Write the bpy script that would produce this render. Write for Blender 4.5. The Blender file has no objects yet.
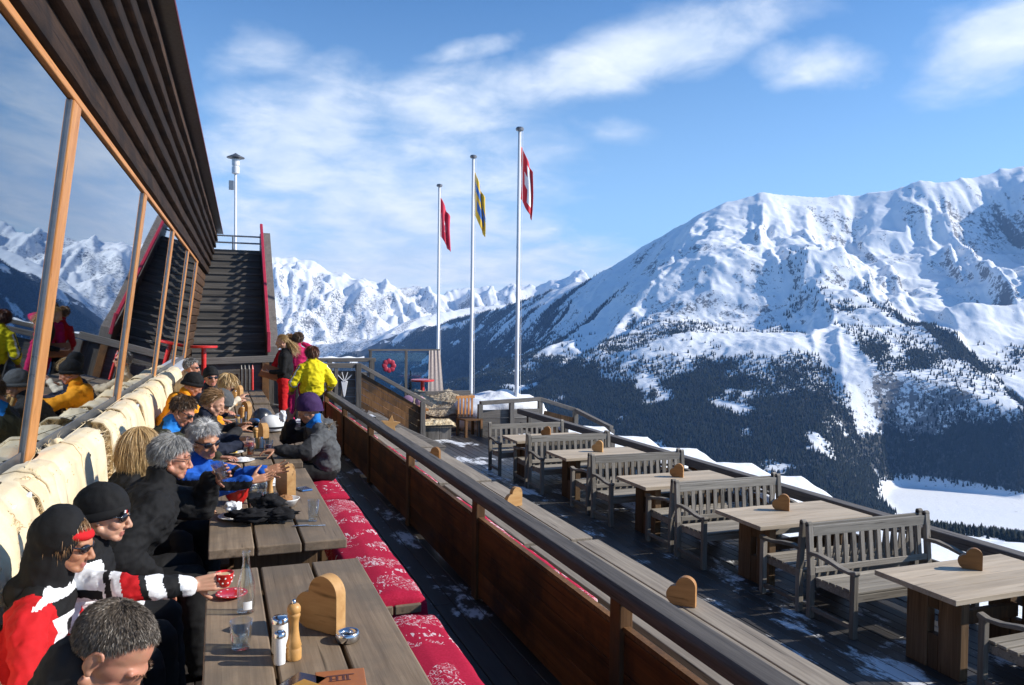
EXPOSURE=0.45; SUN_E=4.7; SKY_S=.105; HAZE=4.0e-5; HAZE_C=(.25,.50,1.0)
SKY_TINT=(.74,1.12,1.36); CLOUD_D=(5.8,6.7,7.9); CLOUD_L=(7.8,8.3,8.9); VEIL=(5.2,7.3,9.2)
CLOUDS=[(190,170,420,110,80),(340,125,560,80,50),(500,92,800,12,42),(740,60,890,72,32,.9,.9),(910,75,1120,10,48),(230,235,600,255,80,.9,1.05),(410,62,530,38,18,.9,.8),(560,120,660,135,20,.9,.5),(180,60,330,60,40,.9,.55),(150,200,560,190,110,.9,1.0),(200,275,640,270,55,.9,1.15)]
ROOFS=[(9.83,-.33,8.95,-.56,'nearest snow covered sloping roof board outside the outer rail, beside the second pale table'),(11.03,-.335,10.25,-.50,'second snow covered sloping roof board outside the rail, counted from the near end'),(12.67,-.335,11.85,-.54,'snow covered sloping roof board in the middle of the row outside the rail'),(14.5,-.37,13.8,-.56,'snow covered sloping roof board next to the farthest one outside the rail'),(16.5,-.41,15.7,-.6,'farthest snow covered sloping roof board outside the rail, near the corner railing')]
import bpy, math, random
import numpy as np
from mathutils import Vector, Matrix
random.seed(7); RNG=np.random.default_rng(7)
S=bpy.context.scene; COL=S.collection
PI=math.pi
def V(*a): return np.array(a,float)
def nrm(v): v=np.asarray(v,float); return v/(np.linalg.norm(v)+1e-12)
# ---------------------------------------------------------------- noise
def _h(ix,iy,iz,seed):
    n=(ix*374761393+iy*668265263+iz*2147483647+seed*974634777)&0xffffffff
    n=((n^(n>>13))*1274126177)&0xffffffff
    n=((n^(n>>16))*2246822519)&0xffffffff
    return (n^(n>>15))&0xffffffff
def perlin(p,seed=0):
    p=np.asarray(p,float)
    if p.shape[1]==2: p=np.c_[p,np.full(len(p),.37)]
    i=np.floor(p).astype(np.int64); f=p-i; u=f*f*f*(f*(f*6-15)+10)
    out=0
    for dx in (0,1):
        for dy in (0,1):
            for dz in (0,1):
                h=_h(i[:,0]+dx,i[:,1]+dy,i[:,2]+dz,seed)
                a=(h&1023)/1023.*2*PI; z=((h>>10)&1023)/511.5-1; r=np.sqrt(np.maximum(0,1-z*z))
                g=(f[:,0]-dx)*r*np.cos(a)+(f[:,1]-dy)*r*np.sin(a)+(f[:,2]-dz)*z
                w=(u[:,0] if dx else 1-u[:,0])*(u[:,1] if dy else 1-u[:,1])*(u[:,2] if dz else 1-u[:,2])
                out=out+w*g
    return out*1.5
def fbm(p,oct=4,seed=0,gain=.5,lac=2.03):
    o=0;a=1;p=np.asarray(p,float)
    for k in range(oct): o=o+a*perlin(p,seed+k); p=p*lac; a*=gain
    return o
def ridged(p,oct=5,seed=0,gain=.5,lac=2.07):
    o=0;a=1;w=1;p=np.asarray(p,float)
    for k in range(oct):
        n=1-np.abs(perlin(p,seed+k)); n=n*n; o=o+a*n*w; w=np.clip(n*1.4,0,1); p=p*lac; a*=gain
    return o
def sstep(a,b,x): t=np.clip((x-a)/(b-a),0,1); return t*t*(3-2*t)
# ---------------------------------------------------------------- mesh builder
def rotz(a): c,s=math.cos(a),math.sin(a); return np.array([[c,-s,0],[s,c,0],[0,0,1.]])
def rotx(a): c,s=math.cos(a),math.sin(a); return np.array([[1,0,0],[0,c,-s],[0,s,c]])
def roty(a): c,s=math.cos(a),math.sin(a); return np.array([[c,0,s],[0,1,0],[-s,0,c]])
def frame(d,up=(0,0,1)):
    d=nrm(d); up=np.asarray(up,float)
    if abs(d@nrm(up))>.99: up=V(1,0,0) if abs(d[0])<.9 else V(0,1,0)
    x=nrm(np.cross(up,d)); y=np.cross(d,x); return np.array([x,y,d]).T
_sph={}
def sph(n=16,m=10):
    if (n,m) in _sph: return _sph[n,m]
    v=[(0,0,1)];f=[]
    for j in range(1,m):
        t=PI*j/m
        for i in range(n): v.append((math.sin(t)*math.cos(2*PI*i/n),math.sin(t)*math.sin(2*PI*i/n),math.cos(t)))
    v.append((0,0,-1)); L=len(v)-1
    for i in range(n):
        k=(i+1)%n; f.append((0,1+i,1+k))
        for j in range(m-2): a=1+j*n; f.append((a+i,a+n+i,a+n+k,a+k))
        a=1+(m-2)*n; f.append((a+i,L,a+k))
    _sph[n,m]=(np.array(v),f); return _sph[n,m]
class MB:
    def __init__(s): s.v=[];s.f=[];s.m=[];s.n=0
    def add(s,v,f,m=0):
        v=np.asarray(v,float); s.v.append(v); o=s.n
        s.f+= [tuple(int(i)+o for i in q) for q in f]; s.m+=[m]*len(f); s.n+=len(v); return s
    def box(s,lo,hi,m=0,R=None,c=None):
        lo=np.minimum(lo,hi).astype(float) if False else np.asarray(lo,float); hi=np.asarray(hi,float)
        v=np.array([[x,y,z] for x in (lo[0],hi[0]) for y in (lo[1],hi[1]) for z in (lo[2],hi[2])])
        if R is not None:
            c=np.zeros(3) if c is None else np.asarray(c,float); v=(v-c)@np.asarray(R).T+c
        return s.add(v,[(0,1,3,2),(4,6,7,5),(0,4,5,1),(2,3,7,6),(0,2,6,4),(1,5,7,3)],m)
    def bar(s,p,q,w,h,m=0,up=(0,0,1)):           # rectangular beam p->q
        p=np.asarray(p,float);q=np.asarray(q,float);F=frame(q-p,up);x=F[:,0]*w/2;y=F[:,1]*h/2
        v=[b+a*x+c*y for b in (p,q) for a,c in ((-1,-1),(1,-1),(1,1),(-1,1))]
        return s.add(v,[(3,2,1,0),(4,5,6,7),(0,1,5,4),(1,2,6,5),(2,3,7,6),(3,0,4,7)],m)
    def cyl(s,p,q,r0,r1=None,n=16,m=0,cap=True):
        r1=r0 if r1 is None else r1; p=np.asarray(p,float);q=np.asarray(q,float);F=frame(q-p)
        a=np.arange(n)*2*PI/n; c=np.outer(np.cos(a),F[:,0])+np.outer(np.sin(a),F[:,1])
        v=np.r_[p+c*r0,q+c*r1]; f=[(i,(i+1)%n,n+(i+1)%n,n+i) for i in range(n)]
        if cap: f+=[tuple(range(n))[::-1],tuple(range(n,2*n))]
        return s.add(v,f,m)
    def lathe(s,prof,c=(0,0,0),n=24,m=0,ms=None):
        a=np.arange(n)*2*PI/n; v=[];f=[];mm=[]
        for r,z in prof: v+= [(c[0]+r*math.cos(t),c[1]+r*math.sin(t),c[2]+z) for t in a]
        for j in range(len(prof)-1):
            for i in range(n):
                k=(i+1)%n; f.append((j*n+i,j*n+k,(j+1)*n+k,(j+1)*n+i)); mm.append(ms[j] if ms else m)
        s.add(v,f,m); 
        if ms: s.m[-len(f):]=mm
        if prof[0][0]>1e-4: s.f.append(tuple(range(s.n-len(v),s.n-len(v)+n))[::-1]); s.m.append(ms[0] if ms else m)
        if prof[-1][0]>1e-4: s.f.append(tuple(range(s.n-n,s.n))); s.m.append(ms[-1] if ms else m)
        return s
    def tube(s,pts,r,n=8,m=0):
        pts=[np.asarray(p,float) for p in pts]; rr=r if hasattr(r,'__len__') else [r]*len(pts); v=[];f=[]
        X=None
        for i,p in enumerate(pts):
            d=nrm(pts[min(i+1,len(pts)-1)]-pts[max(i-1,0)])
            if X is None: X=frame(d)[:,0]
            X=nrm(X-d*(X@d)); Y=np.cross(d,X)
            for k in range(n): t=2*PI*k/n; v.append(p+rr[i]*(math.cos(t)*X+math.sin(t)*Y))
        for i in range(len(pts)-1):
            for k in range(n): j=(k+1)%n; f.append((i*n+k,i*n+j,(i+1)*n+j,(i+1)*n+k))
        f+=[tuple(range(n))[::-1],tuple(range((len(pts)-1)*n,len(pts)*n))]
        return s.add(v,f,m)
    def ell(s,c,r,R=None,m=0,n=16,k=10):
        v,f=sph(n,k); v=v*np.asarray(r,float)
        if R is not None: v=v@np.asarray(R).T
        return s.add(v+np.asarray(c,float),f,m)
    def cap(s,p,r0,q,r1,m=0,n=14):
        p=np.asarray(p,float);q=np.asarray(q,float);s.ell(p,(r0,)*3,m=m,n=n,k=8);s.ell(q,(r1,)*3,m=m,n=n,k=8)
        if np.linalg.norm(q-p)>1e-5: s.cyl(p,q,r0,r1,n=n,m=m)
        return s
    def prism(s,poly,d0,d1,axes=(0,1,2),m=0):     # polygon in axes[0],axes[1]; extruded along axes[2]
        n=len(poly);v=np.zeros((2*n,3))
        for i,(a,b) in enumerate(poly):
            for j,d in ((0,d0),(n,d1)): v[i+j,axes[0]]=a;v[i+j,axes[1]]=b;v[i+j,axes[2]]=d
        f=[tuple(range(n))[::-1],tuple(range(n,2*n))]+[(i,(i+1)%n,n+(i+1)%n,n+i) for i in range(n)]
        return s.add(v,f,m)
    def grid(s,P,m=0,flip=False):                 # P (a,b,3)
        a,b=P.shape[:2]; f=[]
        for i in range(a-1):
            for j in range(b-1):
                q=(i*b+j,(i+1)*b+j,(i+1)*b+j+1,i*b+j+1); f.append(q[::-1] if flip else q)
        return s.add(P.reshape(-1,3),f,m)
    def xf(s,R=None,t=(0,0,0)):
        s.v=[(v@np.asarray(R).T if R is not None else v)+np.asarray(t,float) for v in s.v]; return s
    def mesh(s,name,mats,smooth=False,fix=True):
        me=bpy.data.meshes.new(name); v=np.concatenate(s.v) if s.v else np.zeros((0,3))
        me.from_pydata(v.tolist(),[],s.f)
        for mm in (mats if isinstance(mats,(list,tuple)) else [mats]): me.materials.append(mm)
        me.polygons.foreach_set('material_index',s.m)
        if fix:
            import bmesh; b=bmesh.new(); b.from_mesh(me); bmesh.ops.recalc_face_normals(b,faces=b.faces); b.to_mesh(me); b.free()
        if smooth: me.polygons.foreach_set('use_smooth',[True]*len(me.polygons))
        me.update(); return me
    def build(s,name,mats,parent=None,smooth=False,bevel=0,loc=None,fix=True,autos=None,seg=2):
        me=s.mesh(name,mats,smooth or autos is not None,fix)
        o=bpy.data.objects.new(name,me); COL.objects.link(o)
        if parent is not None: o.parent=parent
        if loc is not None: o.location=loc
        if autos is not None:
            me.set_sharp_from_angle(angle=math.radians(autos))
        if bevel:
            b=o.modifiers.new('bevel','BEVEL'); b.width=bevel; b.segments=seg; b.limit_method='ANGLE'; b.angle_limit=.6
        return o
def fastmesh(name,v,quads=None,tris=None,mats=(),smooth=False):
    me=bpy.data.meshes.new(name); v=np.asarray(v,np.float32); nq=0 if quads is None else len(quads); nt=0 if tris is None else len(tris)
    me.vertices.add(len(v)); me.vertices.foreach_set('co',v.ravel())
    idx=[];st=[];k=0
    loops=np.concatenate(([] if not nq else [np.asarray(quads,np.int32).ravel()])+([] if not nt else [np.asarray(tris,np.int32).ravel()]))
    me.loops.add(len(loops)); me.loops.foreach_set('vertex_index',loops.astype(np.int32))
    me.polygons.add(nq+nt)
    start=np.r_[np.arange(nq)*4,nq*4+np.arange(nt)*3].astype(np.int32)
    me.polygons.foreach_set('loop_start',start)
    for m in mats: me.materials.append(m)
    me.update(calc_edges=True); me.validate()
    if smooth: me.polygons.foreach_set('use_smooth',[True]*(nq+nt))
    return me
def link(name,me,parent=None,loc=None):
    o=bpy.data.objects.new(name,me); COL.objects.link(o)
    if parent is not None: o.parent=parent
    if loc is not None: o.location=loc
    return o
def tag(o,label=None,cat=None,group=None,kind=None):
    if label: o['label']=label
    if cat: o['category']=cat
    if group: o['group']=group
    if kind: o['kind']=kind
    return o
def thing(name,label,cat,loc=(0,0,0),rz=0,group=None):
    o=bpy.data.objects.new(name,None); COL.objects.link(o); o.empty_display_size=.1
    o.location=loc; o.rotation_euler=(0,0,rz); return tag(o,label,cat,group)
def dup(root,loc,rz=0,label=None,scale=None):
    r=root.copy(); COL.objects.link(r); r.location=loc; r.rotation_euler=(0,0,rz)
    if scale: r.scale=scale
    if label: r['label']=label
    for ch in root.children:
        c=ch.copy(); COL.objects.link(c); c.parent=r
        for g in ch.children:
            d=g.copy(); COL.objects.link(d); d.parent=c
    return r
# ---------------------------------------------------------------- materials
def newmat(name):
    m=bpy.data.materials.new(name); m.use_nodes=True; nt=m.node_tree; return m,nt,nt.nodes['Principled BSDF']
def N(nt,t,**k):
    n=nt.nodes.new(t)
    for a,b in k.items():
        if a.startswith('i_'): n.inputs[a[2:].replace('_',' ')].default_value=b
        else: setattr(n,a,b)
    return n
def c4(c): return (c[0],c[1],c[2],1)
def ramp(nt,fac,stops):
    r=N(nt,'ShaderNodeValToRGB'); e=r.color_ramp.elements
    while len(e)<len(stops): e.new(.5)
    for x,(p,c) in zip(e,stops): x.position=p; x.color=c4(c) if hasattr(c,'__len__') else (c,c,c,1)
    nt.links.new(fac,r.inputs[0]); return r.outputs[0]
def mixc(nt,f,a,b,mode='MIX'):
    m=N(nt,'ShaderNodeMix',data_type='RGBA',blend_type=mode)
    for s,val in ((m.inputs[0],f),(m.inputs[6],a),(m.inputs[7],b)):
        if isinstance(val,bpy.types.NodeSocket): nt.links.new(val,s)
        else: s.default_value=c4(val) if hasattr(val,'__len__') else val
    return m.outputs[2]
def mth(nt,op,a,b=None,c=None,clamp=False):
    m=N(nt,'ShaderNodeMath',operation=op); m.use_clamp=clamp
    for s,val in zip(m.inputs,(a,b,c)):
        if val is None: continue
        if isinstance(val,bpy.types.NodeSocket): nt.links.new(val,s)
        else: s.default_value=val
    return m.outputs[0]
def coords(nt,scale=(1,1,1),kind='Object',rnd=False):
    tc=N(nt,'ShaderNodeTexCoord'); mp=N(nt,'ShaderNodeMapping'); mp.inputs['Scale'].default_value=scale
    nt.links.new(tc.outputs[kind],mp.inputs[0])
    if rnd:
        oi=N(nt,'ShaderNodeObjectInfo'); g=N(nt,'ShaderNodeNewGeometry'); a=mth(nt,'ADD',oi.outputs['Random'],g.outputs['Random Per Island'])
        cb=N(nt,'ShaderNodeCombineXYZ'); nt.links.new(mth(nt,'MULTIPLY',a,37.),cb.inputs[0]); nt.links.new(mth(nt,'MULTIPLY',a,91.),cb.inputs[1]); nt.links.new(mth(nt,'MULTIPLY',a,53.),cb.inputs[2])
        nt.links.new(cb.outputs[0],mp.inputs[1])
    return mp.outputs[0]
def noise(nt,vec,scale=5,detail=6,rough=.6,dist=0):
    n=N(nt,'ShaderNodeTexNoise'); n.inputs['Scale'].default_value=scale; n.inputs['Detail'].default_value=detail
    n.inputs['Roughness'].default_value=rough; n.inputs['Distortion'].default_value=dist
    nt.links.new(vec,n.inputs['Vector']); return n.outputs['Fac']
def bump(nt,p,h,strength=.3,dist=.01):
    b=N(nt,'ShaderNodeBump'); b.inputs['Strength'].default_value=strength; b.inputs['Distance'].default_value=dist
    nt.links.new(h,b.inputs['Height']); nt.links.new(b.outputs[0],p.inputs['Normal'])
def mat(name,c,rough=.6,var=.15,scale=30,metal=0,bstr=.15,bdist=.003,spec=.5,sss=0,coat=0,emit=None,detail=5):
    m,nt,p=newmat(name); v=coords(nt); n=noise(nt,v,scale,detail)
    a=[max(0,x*(1-var)) for x in c]; b=[min(1,x*(1+var)) for x in c]
    nt.links.new(ramp(nt,n,[(.3,a),(.7,b)]),p.inputs['Base Color'])
    p.inputs['Metallic'].default_value=metal; p.inputs['Specular IOR Level'].default_value=spec
    nt.links.new(ramp(nt,n,[(.3,max(0,rough-.08)),(.7,min(1,rough+.08))]),p.inputs['Roughness'])
    if bstr: bump(nt,p,n,bstr,bdist)
    if sss: p.inputs['Subsurface Weight'].default_value=sss; p.inputs['Subsurface Radius'].default_value=(.012,.005,.003); p.inputs['Subsurface Scale'].default_value=1
    if coat: p.inputs['Coat Weight'].default_value=coat
    return m
def wood(name,c1,c2,axis=1,rough=.65,fine=60,long=2.2,bstr=.35,dirt=None,snow=None,var=.35,knots=False):
    """weathered timber, grain along an object axis, every board its own shade"""
    m,nt,p=newmat(name); sc=[fine]*3; sc[axis]=long; sc2=[9.]*3; sc2[axis]=.8
    v=coords(nt,sc,rnd=True); n=noise(nt,v,1,8,.65,.4); v2=coords(nt,sc2,rnd=True); n2=noise(nt,v2,1,5,.6,1.2)
    g=N(nt,'ShaderNodeNewGeometry'); oi=N(nt,'ShaderNodeObjectInfo')
    col=ramp(nt,mth(nt,'ADD',mth(nt,'MULTIPLY',n,.55),mth(nt,'MULTIPLY',n2,.45)),[(.32,c1),(.5,[(a+b)/2 for a,b in zip(c1,c2)]),(.68,c2)])
    isl=mth(nt,'FRACT',mth(nt,'ADD',g.outputs['Random Per Island'],oi.outputs['Random']))
    f=ramp(nt,isl,[(0,1-var),(1,1+var*.6)])
    col=mixc(nt,1.,col,f,'MULTIPLY')
    crack=ramp(nt,noise(nt,v,.8,3,.5,.2),[(.28,0.),(.36,1.)])
    col=mixc(nt,mth(nt,'MULTIPLY',mth(nt,'SUBTRACT',1.,crack),.75),col,[x*.25 for x in c1])
    r=mth(nt,'ADD',mth(nt,'MULTIPLY',n,.25),rough-.12)
    if dirt:
        d=ramp(nt,noise(nt,coords(nt,(1,1,1)),2.2,6,.65),[(.45,0.),(.62,1.)]); col=mixc(nt,mth(nt,'MULTIPLY',d,.7),col,dirt)
    hgt=n
    if snow:    # snow left lying in patches on upward faces: (lo, hi, scale)
        sp=noise(nt,coords(nt,(1,.55,1)),snow[2],9,.72,.3); sm=ramp(nt,sp,[(snow[0],0.),(snow[1],1.)])
        nz=N(nt,'ShaderNodeSeparateXYZ'); nt.links.new(g.outputs['Normal'],nz.inputs[0])
        sm=mth(nt,'MULTIPLY',sm,ramp(nt,nz.outputs[2],[(.6,0.),(.8,1.)]))
        col=mixc(nt,sm,col,(.78,.80,.84)); r=mth(nt,'ADD',r,mth(nt,'MULTIPLY',sm,.2)); hgt=mth(nt,'ADD',mth(nt,'MULTIPLY',n,.5),sm)
    nt.links.new(col,p.inputs['Base Color']); nt.links.new(r,p.inputs['Roughness'])
    p.inputs['Specular IOR Level'].default_value=.5 if snow else .18; bump(nt,p,hgt,bstr,.004); return m
def glass(name,tint=(.95,.97,.96),rough=.0):
    """thin clear wall: mostly see-through, shiny at grazing angles"""
    m=bpy.data.materials.new(name); m.use_nodes=True; nt=m.node_tree; nt.nodes.remove(nt.nodes['Principled BSDF'])
    t=N(nt,'ShaderNodeBsdfTransparent'); t.inputs[0].default_value=c4(tint); g=N(nt,'ShaderNodeBsdfGlossy'); g.inputs['Roughness'].default_value=.02; g.inputs['Color'].default_value=(.95,.95,.95,1)
    f=N(nt,'ShaderNodeLayerWeight'); f.inputs[0].default_value=.5; fo=mth(nt,'POWER',f.outputs['Facing'],2.0); mx=N(nt,'ShaderNodeMixShader'); nt.links.new(mth(nt,'ADD',mth(nt,'MULTIPLY',fo,.75),.05),mx.inputs[0]); nt.links.new(t.outputs[0],mx.inputs[1]); nt.links.new(g.outputs[0],mx.inputs[2]); nt.links.new(mx.outputs[0],nt.nodes['Material Output'].inputs[0])
    return m
# ================================================================ camera
F=781.; YAW=math.atan(294/F); PITCH=math.radians(1.386); ROLL=math.radians(.7); EYE=V(0,0,2.0)
fw=V(math.sin(YAW)*math.cos(PITCH),math.cos(YAW)*math.cos(PITCH),-math.sin(PITCH))
r0=V(math.cos(YAW),-math.sin(YAW),0); u0=np.cross(r0,fw)
cr=math.cos(ROLL)*r0+math.sin(ROLL)*u0; cu=math.cos(ROLL)*u0-math.sin(ROLL)*r0
cam=bpy.data.cameras.new('camera'); camo=bpy.data.objects.new('camera',cam); COL.objects.link(camo)
camo.matrix_world=Matrix([[cr[i],cu[i],-fw[i],EYE[i]] for i in range(3)]+[[0,0,0,1]])
cam.sensor_width=36; cam.lens=F/1024*36; cam.clip_start=.05; cam.clip_end=60000
S.camera=camo
S.render.engine='CYCLES'; S.cycles.use_denoising=True; S.cycles.max_bounces=8; S.cycles.transparent_max_bounces=12
S.cycles.volume_bounces=0; S.cycles.sample_clamp_indirect=6; S.cycles.caustics_reflective=False; S.cycles.caustics_refractive=False
S.view_settings.view_transform='Standard'; S.view_settings.look='None'; S.view_settings.gamma=1; S.view_settings.exposure=EXPOSURE
# ================================================================ sun and sky
SAZ=math.radians(110); SEL=math.radians(30)
sd=V(math.sin(SAZ)*math.cos(SEL),math.cos(SAZ)*math.cos(SEL),math.sin(SEL))
L=bpy.data.lights.new('sun','SUN'); L.energy=SUN_E; L.angle=math.radians(.53); L.color=(1,.94,.84)
lo=bpy.data.objects.new('sun',L); COL.objects.link(lo); lo.rotation_euler=Vector(sd).to_track_quat('Z','Y').to_euler()
W=bpy.data.worlds.new('World'); S.world=W; W.use_nodes=True; nt=W.node_tree; bg=nt.nodes['Background']
sky=N(nt,'ShaderNodeTexSky',sky_type='NISHITA'); sky.sun_disc=False; sky.sun_elevation=SEL; sky.sun_rotation=SAZ
sky.altitude=2400; sky.air_density=1.0; sky.dust_density=.6; sky.ozone_density=2.0
tc=N(nt,'ShaderNodeTexCoord'); D=tc.outputs['Generated']
def dot(c):
    d=N(nt,'ShaderNodeVectorMath',operation='DOT_PRODUCT'); nt.links.new(D,d.inputs[0]); d.inputs[1].default_value=tuple(c); return d.outputs['Value']
def pxdir(x,y): return nrm(fw+cr*(x-512)/F+cu*(342.5-y)/F)
def blob(x0,y0,x1,y1,hw,soft=.9,gain=1.):
    """an elongated cloud bank lying along a great circle of the sky"""
    a=pxdir(x0,y0); b=pxdir(x1,y1); c=nrm(a+b); n=nrm(np.cross(a,b)); t=np.cross(n,c); hl=max(.5*math.acos(np.clip(a@b,-1,1)),.01)*1.25
    w=hw/F
    u=mth(nt,'POWER',mth(nt,'ABSOLUTE',mth(nt,'DIVIDE',dot(t),hl)),2.); v=mth(nt,'POWER',mth(nt,'ABSOLUTE',mth(nt,'DIVIDE',dot(n),w)),2.)
    r=mth(nt,'SQRT',mth(nt,'ADD',u,v)); front=mth(nt,'GREATER_THAN',dot(c),0.)
    return mth(nt,'MULTIPLY',mth(nt,'MULTIPLY',mth(nt,'SUBTRACT',1.25,r,clamp=True),gain),front)
sx=N(nt,'ShaderNodeSeparateXYZ'); nt.links.new(D,sx.inputs[0])
den=mth(nt,'ADD',mth(nt,'MAXIMUM',sx.outputs[2],0.),.22)
cb=N(nt,'ShaderNodeCombineXYZ'); nt.links.new(mth(nt,'DIVIDE',sx.outputs[0],den),cb.inputs[0]); nt.links.new(mth(nt,'DIVIDE',sx.outputs[1],den),cb.inputs[1])
n1=noise(nt,cb.outputs[0],1.6,9,.58,.25); n2=noise(nt,cb.outputs[0],4.6,7,.6,.3)
nn=mth(nt,'ADD',mth(nt,'MULTIPLY',n1,.6),mth(nt,'MULTIPLY',n2,.4))
bl=None
for b in CLOUDS:
    x=blob(*b); bl=x if bl is None else mth(nt,'MAXIMUM',bl,x)
# soft cloud bank low over the far peaks
low=mth(nt,'SUBTRACT',1.,mth(nt,'DIVIDE',mth(nt,'ABSOLUTE',mth(nt,'SUBTRACT',sx.outputs[2],.075)),.11),clamp=True)
low=mth(nt,'MULTIPLY',low,mth(nt,'MULTIPLY',mth(nt,'SUBTRACT',1.25,mth(nt,'DIVIDE',mth(nt,'ABSOLUTE',mth(nt,'SUBTRACT',sx.outputs[0],.1)),.42),clamp=True),1.1))
bl=mth(nt,'MAXIMUM',bl,low)
k=mth(nt,'ADD',mth(nt,'MULTIPLY',mth(nt,'SUBTRACT',nn,.5),2.6),mth(nt,'SUBTRACT',bl,.36))
cm=ramp(nt,k,[(0.,0.),(.22,.25),(.55,.72),(.9,.95)])
cm=mth(nt,'MULTIPLY',cm,mth(nt,'MULTIPLY',bl,1.6,clamp=True))
warm=ramp(nt,n2,[(.35,CLOUD_D),(.65,CLOUD_L)])
skyc=mixc(nt,1.,sky.outputs[0],SKY_TINT,'MULTIPLY')
# thin veil near the horizon
veil=mth(nt,'SUBTRACT',1.,mth(nt,'DIVIDE',mth(nt,'MAXIMUM',sx.outputs[2],0.),.42),clamp=True)
skyc=mixc(nt,mth(nt,'MULTIPLY',mth(nt,'POWER',veil,1.5),.62),skyc,VEIL)
vs=N(nt,'ShaderNodeMix',data_type='RGBA'); nt.links.new(cm,vs.inputs[0]); nt.links.new(skyc,vs.inputs[6]); nt.links.new(warm,vs.inputs[7])
mul=N(nt,'ShaderNodeVectorMath',operation='SCALE')
nt.links.new(vs.outputs[2],bg.inputs['Color']); bg.inputs['Strength'].default_value=SKY_S
# ================================================================ terrain
def P3(px_xy,px_z,Y): return (px_xy*Y,Y,px_z*Y)
RA=[P3(-.05,-.045,9000),P3(.12,-.03,8600),P3(.2745,-.0026,7800),P3(.345,.018,7300),P3(.417,.041,6800),P3(.49,.066,6300),P3(.5736,.104,5800),P3(.62,.130,5550),P3(.675,.159,5300),P3(.73,.192,5100),P3(.783,.206,5000),P3(.86,.207,4900),P3(.939,.210,4800),P3(1.0,.225,4650),P3(1.099,.247,4500),P3(1.16,.251,4400),P3(1.23,.262,4350),P3(1.358,.297,4200),P3(1.7,.345,3600),P3(2.6,.40,2700),P3(6,.6,1200)]
RB=[P3(-1.2,.05,11000),P3(-.6,.06,10500),P3(-.25,.068,10500),P3(0,.072,10500),P3(.05,.088,10500),P3(.088,.092,10500),P3(.12,.080,10400),P3(.156,.069,10300),P3(.2,.056,10500),P3(.235,.052,10800),P3(.287,.052,11200),P3(.34,.055,11200),P3(.40,.062,11000),P3(.45,.078,10800),P3(.48,.088,10600),P3(.509,.080,10600),P3(.57,.07,10500),P3(.75,.07,10500),P3(1.2,.05,10000)]
RC=[P3(.13,-.05,7600),P3(.17,-.03,8300),P3(.22,-.004,8900),P3(.27,.014,9300),P3(.32,.022,9700),P3(.40,.03,10000),P3(.55,.03,9800)]
RB=[(a,b,c*.84) for a,b,c in RB]
def ridge_d(x,y,pts):
    best=np.full(x.shape,1e12);bz=np.zeros_like(x);bs=np.zeros_like(x);acc=0
    for (ax,ay,az),(bx,by,bz2) in zip(pts[:-1],pts[1:]):
        dx,dy=bx-ax,by-ay;l2=dx*dx+dy*dy;t=np.clip(((x-ax)*dx+(y-ay)*dy)/l2,0,1)
        d=(x-ax-t*dx)**2+(y-ay-t*dy)**2; k=d<best
        best=np.where(k,d,best);bz=np.where(k,az+t*(bz2-az),bz);bs=np.where(k,acc+t*math.sqrt(l2),bs);acc+=math.sqrt(l2)
    return np.sqrt(best),bz,bs
LAKE=[(2290,2180),(2420,2290),(2560,2330),(2660,2210),(2760,2010),(3050,1800),(2960,1500),(2380,1560),(2080,1880)]
def smax(a,b,k): h=np.clip(.5+.5*(a-b)/k,0,1); return b+(a-b)*h+k*h*(1-h)
def lake_d(x,y):
    inside=np.zeros(x.shape,bool);d=np.full(x.shape,1e9)
    for (ax,ay),(bx,by) in zip(LAKE,LAKE[1:]+LAKE[:1]):
        inside^=((ay>y)!=(by>y))&(x<(bx-ax)*(y-ay)/(by-ay+1e-9)+ax)
        dx,dy=bx-ax,by-ay;t=np.clip(((x-ax)*dx+(y-ay)*dy)/(dx*dx+dy*dy),0,1); d=np.minimum(d,np.hypot(x-ax-t*dx,y-ay-t*dy))
    return np.where(inside,-d,d)
FLOOR=-620.
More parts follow.
